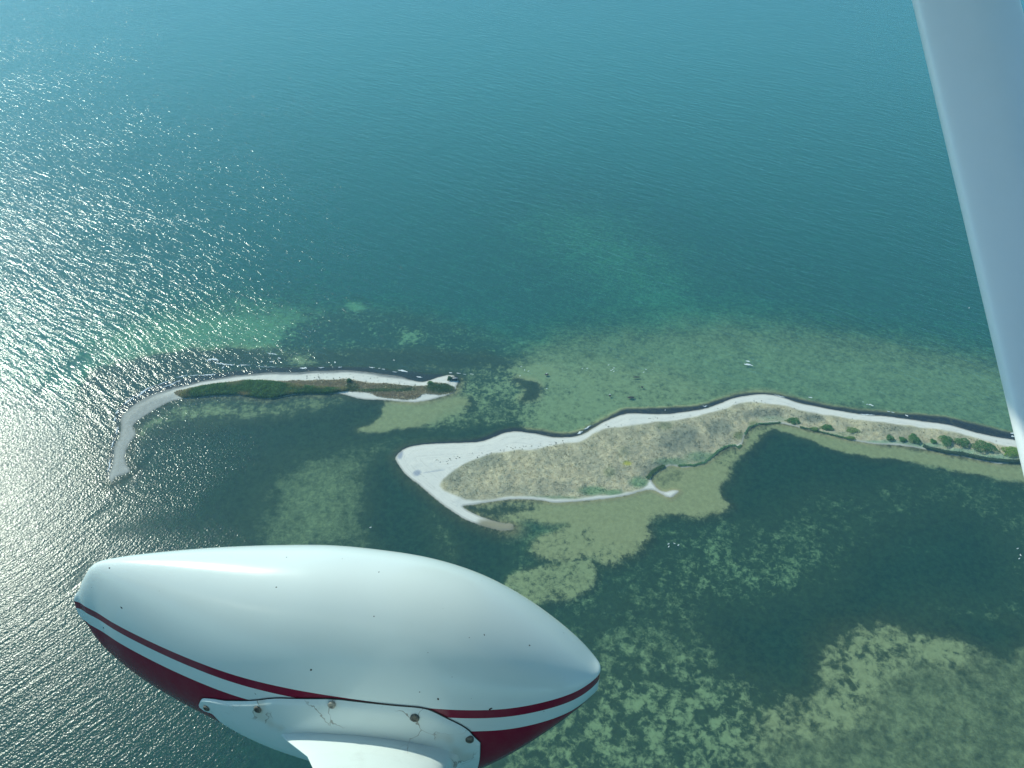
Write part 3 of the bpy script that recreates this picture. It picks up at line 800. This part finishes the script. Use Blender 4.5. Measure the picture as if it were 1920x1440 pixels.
rock((1204, 725.5), 1.0, "dark round rock in the green shallows off the long island's beach", .35)
rock((1183, 745), 1.3, "long dark weedy rock closest to the beach of the long island", .25, 2.2)
rock((1143.5, 742), 1.0, "dark rock in the shallows with a white bird on it", .4)  # solid dark mound added in place of the bird's cast shadow
rock((1025, 702), 1.2, "dark rock at the edge of the pale shoal between the islands", .2, 1.5)
rock((1193, 707), .8, "flat dark rock farthest out on the shelf, below the group of four birds", .2, 4.0)

m = Nodes("foam")
n_ = m.noise(m.pos(), 3.0, 4, .6)
M_FOAM = m.done(m.principled(m.mix(n_, (.70, .73, .72), (.86, .88, .87)), .7, .2))
FOAM = [((1398, 676.2), (1406, 678), 1.5), ((1395, 682), (1412, 685.2), 1.7), ((1516, 744), (1523, 746), 1.2), ((1628, 758.5), (1638, 760.4), 1.4), ((1624, 757.5), (1627, 758), 1.0), ((1617, 754), (1619, 754.5), .8),
        ((1663, 771), (1669, 771.8), 1.0), ((1671, 772.6), (1677, 774), 1.0), ((1697, 778), (1703, 780.2), 1.4), ((1894, 812), (1902, 813), 1.6), ((1896, 818), (1902, 819), 1.5), ((1903, 814.5), (1906, 816), 1.2),
        ((746, 694), (765, 697), 1.7), ((736, 697), (745, 697.4), .7), ((781, 706), (792, 707.5), 1.2), ((627, 678.5), (630, 680), 1.3), ((562, 690), (576, 690.5), 1.6), ((597, 689.5), (608, 688.5), 1.0), ((634, 688), (641, 688.5), .9), ((692, 688), (703, 689.5), 1.0), ((710, 690), (713, 691), .9),
        ((716, 691.5), (722, 692.5), .8), ((738, 674.5), (740, 676), 1.1), ((842, 698.8), (848, 699.6), 1.2), ((856, 700), (864, 700.6), 1.0), ((881, 701.4), (888, 702.2), .9), ((868, 702), (874, 702.3), .6),
        ((386, 676), (400, 673), 1.6), ((398, 672), (410, 676), 1.9), ((404, 680), (428, 684), 1.4), ((425, 683), (440, 685), 1.0), ((445, 685), (470, 684), .8), ((374, 704), (405, 702), 1.2), ((330, 708), (352, 703), 1.0), ((318, 722), (340, 712), 1.2), ((295, 722), (318, 714), 1.3), ((420, 686), (415, 692), .8),
        ((255, 745), (280, 726), 1.5), ((232, 758), (252, 744), 1.2), ((216, 776), (222, 768), 1.4), ((213, 790), (218, 782), 1.2), ((222, 800), (218, 815), .9), ((210, 840), (213, 826), .9), ((203, 885), (207, 860), .9), ((480, 688), (520, 688), .5), ((500, 662), (520, 665), 1.0), ((505, 678), (512, 677.5), .9), ((521, 671), (527, 672), 1.2), ((356, 704), (372, 703), 1.0), ((262, 737), (290, 722), .9), ((300, 728), (330, 718), .9),
        ((1083, 814), (1092, 808.5), 1.8), ((1095, 805), (1108, 798), 1.0), ((1318, 762), (1326, 761), 1.0), ((1246, 769), (1248, 768.5), .8), ((1452, 740), (1472, 745), .7), ((1612, 776.5), (1640, 778.5), .9)]
Vs, Fs, off = [], [], 0
for a_, b_, wd in FOAM:
    A, B = ground(np.array([a_, b_])); L_ = np.linalg.norm(B - A); tn = (B - A) / L_; nr = np.array([-tn[1], tn[0]])
    wm = wd * .36
    n_ = max(5, int(L_ / .35)); s = np.linspace(0, 1, n_)
    jit = (fbm(s * L_ * .9 + a_[0], s * 0 + a_[1], 91, 3) - .5) * 1.1; wv = wm * (.35 + 1.1 * fbm(s * L_ * 1.3, s * 0 + a_[0], 92, 3)) * np.sin(np.pi * np.clip(s, .03, .97)) ** .5
    rows = []
    for q, zz_ in ((-1, .0), (-.45, .10), (.2, .16), (1, .0)):
        rows.append(np.c_[A + tn * (s * L_)[:, None] + nr * (jit + q * wv)[:, None], np.full(n_, zz_ + .012) * 1.0])
    V = np.concatenate(rows); ii = np.arange(4 * n_).reshape(4, n_)
    F = np.stack([ii[:-1, :-1], ii[:-1, 1:], ii[1:, 1:], ii[1:, :-1]], -1).reshape(-1, 4)
    Vs.append(V); Fs.append(F + off); off += len(V)
tag(mesh_np("foam", np.concatenate(Vs), np.concatenate(Fs), M_FOAM, True), "white foam of small waves breaking along the seaward shores", "foam", None, 'stuff')

# white birds on the water: one continuous body, a coloured bill as its part
M_BIRD = simple_mat("white_feathers", (.78, .79, .78), (.86, .86, .85), 6, .6)
M_BILL = simple_mat("bill", (.55, .22, .04), (.50, .18, .03), 6, .5)


def tube(path, ra, rb, seg=12):
    """loft an elliptical section along a path lying in the x-z plane"""
    P = np.asarray(path, float); tg = np.gradient(P, axis=0); tg /= np.linalg.norm(tg, axis=1)[:, None]
    side = np.array([0, 1.0, 0]); up = np.cross(tg, side)
    th = np.linspace(0, 2 * np.pi, seg + 1)[:-1]
    V = P[:, None] + np.cos(th)[None, :, None] * side * np.asarray(ra)[:, None, None] + np.sin(th)[None, :, None] * up[:, None] * np.asarray(rb)[:, None, None]
    n = len(P); ii = np.arange(n * seg).reshape(n, seg)
    F = np.stack([ii[:-1], np.roll(ii[:-1], -1, 1), np.roll(ii[1:], -1, 1), ii[1:]], -1).reshape(-1, 4)
    return V.reshape(-1, 3), F


bV, bF = tube([(-.78, 0, .22), (-.66, 0, .20), (-.45, 0, .17), (-.15, 0, .15), (.15, 0, .15), (.38, 0, .18), (.50, 0, .28), (.50, 0, .42), (.44, 0, .56), (.46, 0, .68), (.54, 0, .74), (.64, 0, .73), (.70, 0, .71)],
              [.01, .12, .25, .31, .29, .20, .10, .065, .055, .055, .07, .06, .02], [.01, .06, .15, .20, .20, .15, .10, .07, .055, .055, .065, .055, .02])
kV, kF = tube([(.69, 0, .715), (.76, 0, .69), (.82, 0, .665)], [.03, .025, .006], [.03, .02, .005], 8)
bm_body = bm_bill = None
BIRDS = [((1253.5, 1020), 20, "upper left white bird of the loose flock of four on the dark lagoon water", 0), ((1264.3, 1019.2), 160, "white bird in the top middle of the flock of four on the lagoon", 0),
         ((1272, 1022.2), 35, "rightmost white bird of the flock of four on the dark lagoon", 0), ((1254, 1025), 60, "lowest white bird of the flock of four on the dark lagoon", 0),
         ((1908, 1028.6), 10, "upper white bird of the trio at the right edge of the lagoon", 1), ((1913.4, 1041), 100, "middle white bird of the trio at the right edge of the lagoon", 1), ((1911, 1047.5), 30, "lowest white bird of the trio at the right edge of the lagoon", 1),
         ((1141, 684.5), 15, "white bird farthest out of the cluster of five in the channel", 2), ((1151, 690), 190, "white bird rightmost of the cluster of five in the channel", 2), ((1149, 693), 40, "white bird in the middle of the cluster of five in the channel", 2), ((1146, 694.8), 5, "white bird leftmost of the lower three in the channel cluster of five", 2), ((1151, 696.5), 70, "white bird nearest the beach in the channel cluster of five", 2),
         ((1092, 691), 30, "left one of two white birds side by side in the channel", 3), ((1101, 691), 20, "right one of two white birds side by side in the channel", 3), ((1211, 693), 160, "lone white bird over the dark weed right of the channel cluster", 3), ((1207, 698), 10, "lone white bird just shoreward of the one over the dark weed", 3),
         ((1143.5, 740.6), 0, "white bird in the shallows above a dark patch standing in for its shadow", 3), ((1025, 700.6), 50, "white bird on the pale shoal between the islands", 3), ((975, 705), 0, "white bird nearest the hooked island in the weedy channel", 3), ((983.5, 694), 80, "white bird off the pale shoal, second from the left in the channel", 3), ((991, 696), 20, "white bird just left of the pale shoal patch", 3), ((977.5, 687.5), 10, "white bird on deeper water above the weedy channel", 3),
         ((1817, 577.5), 60, "lone white bird on the open sea beside the wing strut", 4), ((1025, 729), 15, "white bird on the shallow weed ring between the islands", 3), ((695, 989), 15, "lone white bird on dark water just above the wheel fairing", 5)]
GRP = ["white birds on the lagoon", "white birds at the right edge of the lagoon", "white birds clustered in the channel", "white birds spread over the channel", None, None]
root0 = None
for px, a_, lab, g_ in BIRDS:
    c = ground(np.array([px]))[0]
    zb = .30 if px == (1143.5, 740.6) else -.03
    if root0 is None:
        o = mesh_np("bird", bV, bF, M_BIRD, True); kb = mesh_np("bill", kV, kF, M_BILL, True, o); root0, bill0 = o, kb
    else:
        o = root0.copy(); COL.objects.link(o); kb = bill0.copy(); COL.objects.link(kb); kb.parent = o
        if 'group' in o.keys(): del o['group']
    o.location = (c[0], c[1], zb); o.rotation_euler = (0, 0, R(a_)); o.scale = (.75,) * 3
    tag(o, lab, "bird", GRP[g_])

# ------------------------------------------------------------------ the aeroplane: wheel fairing, gear leg and wing strut outside the cabin window
# plane frame: u runs forward along the wheel fairing, o outboard, q up (the aeroplane is banked about 16 degrees towards the window)
EYE = np.array([0, 0, ALT])
BANK = R(-16.0)
T0 = ray((141.7, 1123.0)); T0 = T0 * (-1.3 / T0[2])
N0 = ray((1125.7, 1259.5)); N0 = N0 * (-1.3 / N0[2])
LEN = np.linalg.norm(N0 - T0); U = (N0 - T0) / LEN
O_ = np.array([-U[1], U[0], 0]); O_ = O_ * math.cos(BANK) + np.array([0, 0, 1.0]) * math.sin(BANK)
QV = np.cross(U, O_)
BASE = EYE + T0 + U * LEN * .5
plane = empty("airplane", BASE)
tag(plane, "white light airplane with dark red striped wheel fairing and pale wing strut", "airplane")


def loc(P):      # camera-relative point(s) -> coordinates of the airplane empty
    return np.asarray(P) + EYE - BASE


def fr(s, y, z):  # fairing frame -> camera-relative
    return T0 + np.asarray(s)[..., None] * U + np.asarray(y)[..., None] * O_ + np.asarray(z)[..., None] * QV


def proj(Pc):
    X, Y, Z = Pc[..., 0], Pc[..., 1], Pc[..., 2]
    zc = Y * CP - Z * SP
    return np.stack([960 + FPX * X / zc, 720 - FPX * (Y * SP + Z * CP) / zc], -1), zc


KS = np.array([0, .0121, .0303, .0606, .1111, .1818, .2828, .404, .5252, .6464, .7575, .8484, .9191, .9696, .9999, 1.01])
KH = np.array([.0006, .0268, .0648, .1114, .1408, .1703, .2032, .2296, .2462, .2395, .2067, .1494, .09, .0404, .0091, .0005])
KD = np.array([.0321, .0557, .0883, .1160, .1350, .1470, .1530, .1660, .1900, .2130, .2120, .1600, .1070, .0710, .0543, .0480])
KW = np.array([.0037, .0064, .0144, .0252, .0469, .0722, .104, .1320, .1420, .1425, .1365, .1205, .0912, .0602, .0254, .0018])
KU, KL, BEAM = 2.2, 2.4, .07


def pch(xk, yk, x):
    h = np.diff(xk); dl = np.diff(yk) / h
    mm = np.zeros_like(yk)
    mm[1:-1] = np.where(dl[1:] * dl[:-1] > 0, 2 * dl[1:] * dl[:-1] / (dl[1:] + dl[:-1] + 1e-12), 0); mm[0] = dl[0]; mm[-1] = dl[-1]
    i = np.clip(np.searchsorted(xk, x) - 1, 0, len(h) - 1); t = np.clip((x - xk[i]) / h[i], 0, 1)
    return (1 + 2 * t) * (1 - t) ** 2 * yk[i] + t * (1 - t) ** 2 * h[i] * mm[i] + t * t * (3 - 2 * t) * yk[i + 1] + t * t * (t - 1) * h[i] * mm[i + 1]


def smooth_prof(yk):
    """profile against an angle that runs 0..pi from tail to nose, so both ends come out rounded"""
    ph = np.linspace(0, np.pi, 1201); kp = np.arccos(np.clip(1 - 2 * KS / KS[-1], -1, 1))
    y = pch(kp, yk, ph)
    k = np.exp(-.5 * (np.arange(-90, 91) / 30.0) ** 2); k /= k.sum()
    yp = np.convolve(np.pad(y, 90, mode='reflect', reflect_type='odd'), k, 'valid')
    e = smooth01((ph - .45) / .5)
    return KS[-1] * (1 - np.cos(ph)) / 2, y * (1 - e) + yp * e


XH, YH = smooth_prof(KH); _, YD = smooth_prof(KD); _, YW = smooth_prof(KW)
C0, C1 = -.0012, .0075


def shell(s, th, grow=0.0):
    """point of the fairing surface at station s and section angle th (0 = inboard waterline, 90 deg = top)"""
    s = np.asarray(s, float); th = np.asarray(th, float)
    W = np.interp(s, XH, YW) + grow; H = np.interp(s, XH, YH) + grow; D = np.interp(s, XH, YD) + grow
    c, n = np.cos(th), np.sin(th); e = np.where(n >= 0, KU, KL)
    y = -np.sign(c) * W * np.abs(c) ** (2 / e); z = np.where(n >= 0, H, D) * np.sign(n) * np.abs(n) ** (2 / e)
    z = z - BEAM * np.clip(4 * s / LEN * (1 - s / LEN), 0, 1)
    y = y + C0 + C1 * s / LEN
    return fr(s, y, z), z


ss = LEN * (1 - np.cos(np.linspace(0, math.pi, 150))) / 2
ss = np.minimum(ss * (KS[-1] / LEN), KS[-1])
tt = np.linspace(0, 2 * np.pi, 161)[:-1]
SS, TT = np.meshgrid(ss, tt, indexing='ij')
PV, PZ = shell(SS, TT)
ns_, nt_ = SS.shape
ii = np.arange(ns_ * nt_).reshape(ns_, nt_)
F4 = np.stack([ii[:-1], np.roll(ii[:-1], -1, 1), np.roll(ii[1:], -1, 1), ii[1:]], -1).reshape(-1, 4)
Vp = loc(PV.reshape(-1, 3))
caps = [ii[0][::-1][None], ii[-1][None]]


def paint_nodes(m, color, rough=.16):
    tc = m.n('ShaderNodeTexCoord').outputs['Object']
    dirt = m.ramp(m.noise(tc, 9, 5, .65), .35, .75, 0, .06)
    col = m.mix(dirt, color, (.45, .45, .40))
    rg = m.math('ADD', rough, m.math('MULTIPLY', m.noise(tc, 30, 4, .6), .10))
    bm_ = m.n('ShaderNodeBump', None, Strength=.05, Distance=.004, Height=m.noise(tc, 7, 2, .5)).outputs[0]
    return tc, col, rg, bm_


WHITE = (.63, .70, .69)
m = Nodes("striped_paint")
zz_ = m.attr('waterline').outputs['Fac']
red = (.20, .008, .030)
b1 = m.math('MULTIPLY', m.math('GREATER_THAN', zz_, -.017), m.math('LESS_THAN', zz_, 0.0))
b2 = m.math('LESS_THAN', zz_, -.047)
colr = m.mix(m.math('MAXIMUM', b1, b2), WHITE, red)
tc, colr, rg, bm_ = paint_nodes(m, colr, .15)
spk = m.math('MULTIPLY', m.math('GREATER_THAN', m.noise(tc, 130, 0, .5), .86), m.ramp(m.noise(tc, 5, 2, .5), .45, .55))
colr = m.mix(spk, colr, (.03, .02, .02))
spc = m.math('SUBTRACT', .40, m.math('MULTIPLY', b2, .30))
M_PANT = m.done(m.principled(colr, rg, spc, bm_, **{'Coat Weight': m.math('SUBTRACT', .15, m.math('MULTIPLY', b2, .13)), 'Coat Roughness': .06}))
mesh_np("wheel_fairing", Vp, [F4, caps[0], caps[1]], M_PANT, True, plane, attrs=dict(waterline=PZ.ravel()))
pant = bpy.data.objects["wheel_fairing"]

# worn white attachment plate: traced outline laid back onto the fairing surface
pp, zc_ = proj(PV)
# visible side: outward normal towards the eye
nrm = np.cross(np.gradient(PV, axis=1), np.gradient(PV, axis=0))
ctr = fr(SS, SS * 0, -BEAM * np.clip(4 * SS / LEN * (1 - SS / LEN), 0, 1))
nrm *= np.sign((nrm * (PV - ctr)).sum(-1, keepdims=True))
vis = (nrm * -PV).sum(-1) > 0
inb = (np.cos(TT) > -.2)


def on_shell(px):
    d = np.where(vis & inb, ((pp - np.asarray(px)) ** 2).sum(-1), 1e12)
    i = np.unravel_index(d.argmin(), d.shape)
    th = TT[i]
    return SS[i], th if th < math.pi else th - 2 * math.pi


UPX = [(377, 1314), (383, 1309), (400, 1308), (430, 1309), (475, 1309.5), (520, 1307), (570, 1306), (620, 1307.5), (660, 1310.5), (710, 1316.5), (755, 1322), (800, 1329), (835, 1340), (862, 1354), (884, 1371), (897, 1388), (901, 1402)]
up_ = np.array([on_shell(q) for q in UPX])
LPX = [(377, 1314), (379, 1320), (388, 1328), (400, 1336), (415, 1346), (426, 1353)]
lo_ = np.array([on_shell(q) for q in LPX])
s0, s1 = up_[0, 0], up_[-1, 0]
sg = s0 + (s1 - s0) * (1 - np.cos(np.linspace(0, math.pi, 90))) / 2
o_ = np.argsort(up_[:, 0]); tu = np.interp(sg, up_[o_, 0], up_[o_, 1])
k = np.exp(-.5 * (np.arange(-4, 5) / 1.6) ** 2); k /= k.sum()
tu_s = np.convolve(np.pad(tu, 4, mode='edge'), k, 'valid'); e = np.clip(np.minimum(np.arange(90), 89 - np.arange(90)) / 6.0, 0, 1); tu = tu * (1 - e) + tu_s * e
f_ = (sg - s0) / (s1 - s0)
deep = np.radians(-78)
o2 = np.argsort(lo_[:, 0]); tl1 = np.interp(sg, lo_[o2, 0], lo_[o2, 1])
tl = np.minimum(tl1, tu) - 0
tl = np.where(sg > lo_[:, 0].max(), np.maximum(deep, lo_[-1, 1] + (lo_[-1, 1] - lo_[-4, 1]) / (lo_[-1, 0] - lo_[-4, 0]) * (sg - lo_[-1, 0])), tl)
rr = np.clip((sg - (s1 - .11)) / .11, 0, 1)          # rounded front end
tl = tl + (up_[-1, 1] - tl) * (1 - np.sqrt(np.clip(1 - rr ** 2, 0, 1)))
vv = np.linspace(0, 1, 40)
TH_ = tu[:, None] * (1 - vv) + tl[:, None] * vv; SG = np.repeat(sg[:, None], 40, 1)
eg = np.minimum(np.minimum(vv, 1 - vv)[None, :] * 40 / 1.5, np.minimum(np.arange(90), 89 - np.arange(90))[:, None] / 1.5)
GRW = .0005 + .0055 * np.clip(eg, 0, 1) ** .5
SV, _z = shell(SG, TH_, GRW)
jj = np.arange(90 * 40).reshape(90, 40)
SF = np.stack([jj[:-1, :-1], jj[:-1, 1:], jj[1:, 1:], jj[1:, :-1]], -1).reshape(-1, 4)


def worn_white(name, crack_scale):
    m = Nodes(name)
    tc, col, rg, bm_ = paint_nodes(m, WHITE, .25)
    wv_ = m.n('ShaderNodeVectorMath', dict(operation='MULTIPLY_ADD'), _0=m.n('ShaderNodeTexNoise', None, Vector=tc, Scale=16.0, Detail=4.0).outputs['Color'], _1=(.09, .09, .09), _2=tc).outputs[0]
    cell = m.n('ShaderNodeTexVoronoi', dict(feature='DISTANCE_TO_EDGE'), Vector=wv_, Scale=crack_scale)
    line = m.math('LESS_THAN', cell.outputs['Distance'], .012)
    where = m.ramp(m.noise(tc, 6.5, 3, .6), .50, .60)
    cellc = m.n('ShaderNodeTexVoronoi', dict(feature='F1'), Vector=wv_, Scale=crack_scale)
    chip = m.math('MULTIPLY', m.math('GREATER_THAN', m.n('ShaderNodeSeparateColor', None, _0=cellc.outputs['Color']).outputs[1], .80), where)
    col = m.mix(m.math('MULTIPLY', chip, .55), col, (.52, .48, .40))
    col = m.mix(m.math('MULTIPLY', m.math('MULTIPLY', line, where), .75), col, (.20, .17, .13))
    smd = m.ramp(m.noise(tc, 12, 5, .7), .55, .8, 0, .35)
    col = m.mix(smd, col, (.40, .41, .40))
    hb = m.n('ShaderNodeBump', None, Strength=.5, Distance=.0015, Height=m.math('SUBTRACT', m.noise(tc, 8, 2, .5), m.math('MULTIPLY', m.math('MULTIPLY', line, where), .5))).outputs[0]
    return m.done(m.principled(col, rg, .5, hb))


M_WORN = worn_white("worn_white_paint", 15.0)
gs = SG + (SG - SG.mean()) * .004; gt = TH_ + np.sign(TH_ - TH_.mean(1, keepdims=True)) * .006
GV, _z = shell(np.clip(gs, 0, LEN), gt, .0012)
m = Nodes("dark_edge")
M_EDGE = m.done(m.principled((.02, .02, .022), .6, .3))
mesh_np("plate_edge_line", loc(GV.reshape(-1, 3)), SF, M_EDGE, True, pant)  # thin dark strip draws the gap line around the plate
plate = mesh_np("attachment_plate", loc(SV.reshape(-1, 3)), SF, M_WORN, True, pant)

M_SCREW = simple_mat("oxidised_steel", (.05, .05, .045), (.16, .15, .12), 200, .45, .5)
M_STEEL = simple_mat("worn_steel", (.22, .21, .18), (.34, .32, .27), 150, .35, .6)


def screw(px, r, mat):
    s_, th = on_shell(px)
    P0, _ = shell(s_, th, .0062); Pa, _ = shell(s_ + .004, th, .0062); Pb, _ = shell(s_, th + .03, .0062)
    e1 = Pa - P0; e1 /= np.linalg.norm(e1); e2 = Pb - P0; n3 = np.cross(e1, e2); n3 /= np.linalg.norm(n3)
    if n3 @ (-P0) < 0: n3 = -n3
    e2 = np.cross(n3, e1)
    prof = [(1.0, -.002), (1.0, .0018), (.8, .0030), (.5, .0036), (.44, .0020), (.0, .0020)]
    a = np.linspace(0, 2 * np.pi, 25)[:-1]
    V = np.concatenate([P0 + (np.cos(a)[:, None] * e1 + np.sin(a)[:, None] * e2) * r * q + n3 * h_ for q, h_ in prof])
    n_ = len(a); kk = np.arange(len(prof) * n_).reshape(len(prof), n_)
    F = np.stack([kk[:-1], np.roll(kk[:-1], -1, 1), np.roll(kk[1:], -1, 1), kk[1:]], -1).reshape(-1, 4)
    mesh_np("screw", loc(V), F, mat, False, pant)


for px, r, mt in (((392.5, 1322), .0065, M_SCREW), ((488.5, 1323), .0072, M_SCREW), ((626.5, 1320), .0068, M_STEEL), ((783.5, 1340.5), .0078, M_SCREW), ((879, 1383.5), .0072, M_SCREW)):
    screw(px, r, mt)

# gear leg: streamlined cuff springing from the plate and rising inboard towards the cabin
def foil(n=40):
    a = np.linspace(0, 2 * np.pi, n + 1)[:-1]
    x = .5 * (1 + np.cos(a))
    th_ = .5 * np.sign(np.sin(a)) * (1.35 * np.sqrt(np.clip(x, 0, 1)) * (1 - x) ** .75 + .06 * np.sqrt(np.clip(1 - x, 0, 1)))
    return x, th_                                     # x: 0 front .. 1 rear


FX, FT = foil(48)
IN = -O_ * math.cos(R(30)) + QV * math.sin(R(30))     # leg direction
UPN = np.cross(U, -IN); UPN = UPN * (1 if UPN @ QV > 0 else -1)
sF, thF = on_shell((830, 1395)); sR, thR = on_shell((560, 1395))
rows = []
LEGP = [(-.030, .345, .62, 0), (.0, .320, .50, 0), (.008, .304, .40, .0), (.02, .290, .335, .003), (.04, .264, .31, .013), (.07, .230, .31, .030), (.11, .205, .31, .042), (.2, .185, .31, .046), (.5, .175, .30, .03), (1.0, .17, .30, .0)]
sM, thM = on_shell((662, 1396))
mid, _z = shell((sF + sR) / 2, thM, 0.0)
for (dist, chord, tk, fwd) in LEGP:
    cpt = mid + IN * dist + U * (.005 + fwd)
    rows.append(cpt + (0.48 - FX)[:, None] * chord * U + (FT * chord * tk)[:, None] * UPN)
# finer loft between the hand-set sections
rows = np.array(rows); dd = np.array([q[0] for q in LEGP]); fine = np.concatenate([np.linspace(-.03, .12, 46), np.linspace(.14, 1.0, 20)])
LV_ = np.array([[[np.interp(t_, dd, rows[:, j, c_]) for c_ in range(3)] for j in range(rows.shape[1])] for t_ in fine])
kk = np.arange(LV_.shape[0] * LV_.shape[1]).reshape(LV_.shape[:2])
LF = np.stack([kk[:-1], np.roll(kk[:-1], -1, 1), np.roll(kk[1:], -1, 1), kk[1:]], -1).reshape(-1, 4)
mesh_np("landing_gear_leg", loc(LV_.reshape(-1, 3)), [LF, kk[-1][None]], M_WORN, True, plane)

# wing strut: streamlined tube from the cabin floor up to the wing
m = Nodes("strut_paint")
tc, col_, rg, bm_ = paint_nodes(m, (.86, .87, .87), .28)
M_STRUT = m.done(m.principled(col_, rg, .5, bm_))
ra_ = ray((1812, 0)); rb_ = ray((2022, 845))          # centre line of the tube in the photo
A3 = ra_ * 1.02; B3 = rb_ * .92
sd = (A3 - B3) / np.linalg.norm(A3 - B3)
ch = U - sd * (U @ sd); ch /= np.linalg.norm(ch)
tn_ = np.cross(sd, ch)
if tn_ @ O_ < 0: tn_ = -tn_
ch, tn_ = ch * math.cos(R(7)) + tn_ * math.sin(R(7)), tn_ * math.cos(R(7)) - ch * math.sin(R(7))
FX2, FT2 = foil(64)
CH, TK = .140, .34
FT3 = FT2 + np.sign(np.sin(np.linspace(0, 2 * np.pi, 65)[:-1])) * .27 * np.sqrt(np.clip(1 - FX2, 0, 1)) ** .35 * smooth01(FX2 * 1.6)
rows = []
for t_ in np.linspace(-1.1, 2.3, 12):
    cpt = B3 + sd * t_
    rows.append(cpt + (.5 - FX2)[:, None] * CH * ch + (FT3 * CH * TK)[:, None] * tn_)
rows = np.array(rows); kk = np.arange(rows.shape[0] * rows.shape[1]).reshape(rows.shape[:2])
F = np.stack([kk[:-1], np.roll(kk[:-1], -1, 1), np.roll(kk[1:], -1, 1), kk[1:]], -1).reshape(-1, 4)
mesh_np("wing_strut", loc(rows.reshape(-1, 3)), [F, kk[0][::-1][None], kk[-1][None]], M_STRUT, True, plane)

# the rest of the aeroplane near the window: high wing above, cabin shell below and behind (it shades the parts in view)
M_SKIN = m_ = Nodes("white_skin")
tc, col_, rg, bm_ = paint_nodes(m_, (.72, .73, .73), .25)
M_SKIN = m_.done(m_.principled(col_, rg, .5, bm_))


def ax(a, b, c):
    a, b, c = np.broadcast_arrays(np.asarray(a, float), np.asarray(b, float), np.asarray(c, float))
    return a[..., None] * U + b[..., None] * O_ + c[..., None] * QV


FX3, FT4 = foil(60)
rows = np.array([ax(1.08 - 1.62 * FX3 * (1 if o < 3.5 else 1 - .18 * (o - 3.5) / 1.8), o, 0.62 + FT4 * 1.62 * .135 + o * .03) for o in (-1.3, .0, 1.2, 2.4, 3.5, 4.4, 5.3)])
kk = np.arange(rows.shape[0] * rows.shape[1]).reshape(rows.shape[:2])
F = np.stack([kk[:-1], np.roll(kk[:-1], -1, 1), np.roll(kk[1:], -1, 1), kk[1:]], -1).reshape(-1, 4)
mesh_np("wing", loc(rows.reshape(-1, 3)), [F, kk[0][::-1][None], kk[-1][None]], M_SKIN, True, plane)
SEC = [(.20, -.44), (.19, -.62), (.16, -.82), (.08, -.98), (-.10, -1.06), (-.6, -1.10), (-1.05, -1.04), (-1.24, -.9), (-1.3, -.5)]
rows = np.array([ax(a_, [b_ * k_ - .5 * (1 - k_) for b_, _ in SEC], [c_ * k_ - .2 * (1 - k_) for _, c_ in SEC]) for a_, k_ in ((-3.2, .45), (-2.4, .7), (-1.5, .95), (-.8, 1), (.4, 1), (1.2, 1), (1.9, .85), (2.4, .7))])
kk = np.arange(rows.shape[0] * rows.shape[1]).reshape(rows.shape[:2])
F = np.stack([kk[:-1, :-1], kk[1:, :-1], kk[1:, 1:], kk[:-1, 1:]], -1).reshape(-1, 4)
fus = mesh_np("fuselage", loc(rows.reshape(-1, 3)), F, M_SKIN, True, plane)
md = fus.modifiers.new("skin_thickness", 'SOLIDIFY'); md.thickness = .015; md.offset = 0

# ------------------------------------------------------------------ air
m = Nodes("haze_air")
m.t.links.new(m.n('ShaderNodeVolumePrincipled', None, Color=(.28, .72, 1.0, 1), Density=.00026, Anisotropy=.2).outputs[0], m.out.inputs['Volume'])
V, F = boxes([(0, 3000, 146, 16000, 12000, 316)])
hz = mesh_np("haze", V, F, m.m, False)
tag(hz, kind='stuff')
C.cycles.volume_bounces = 0
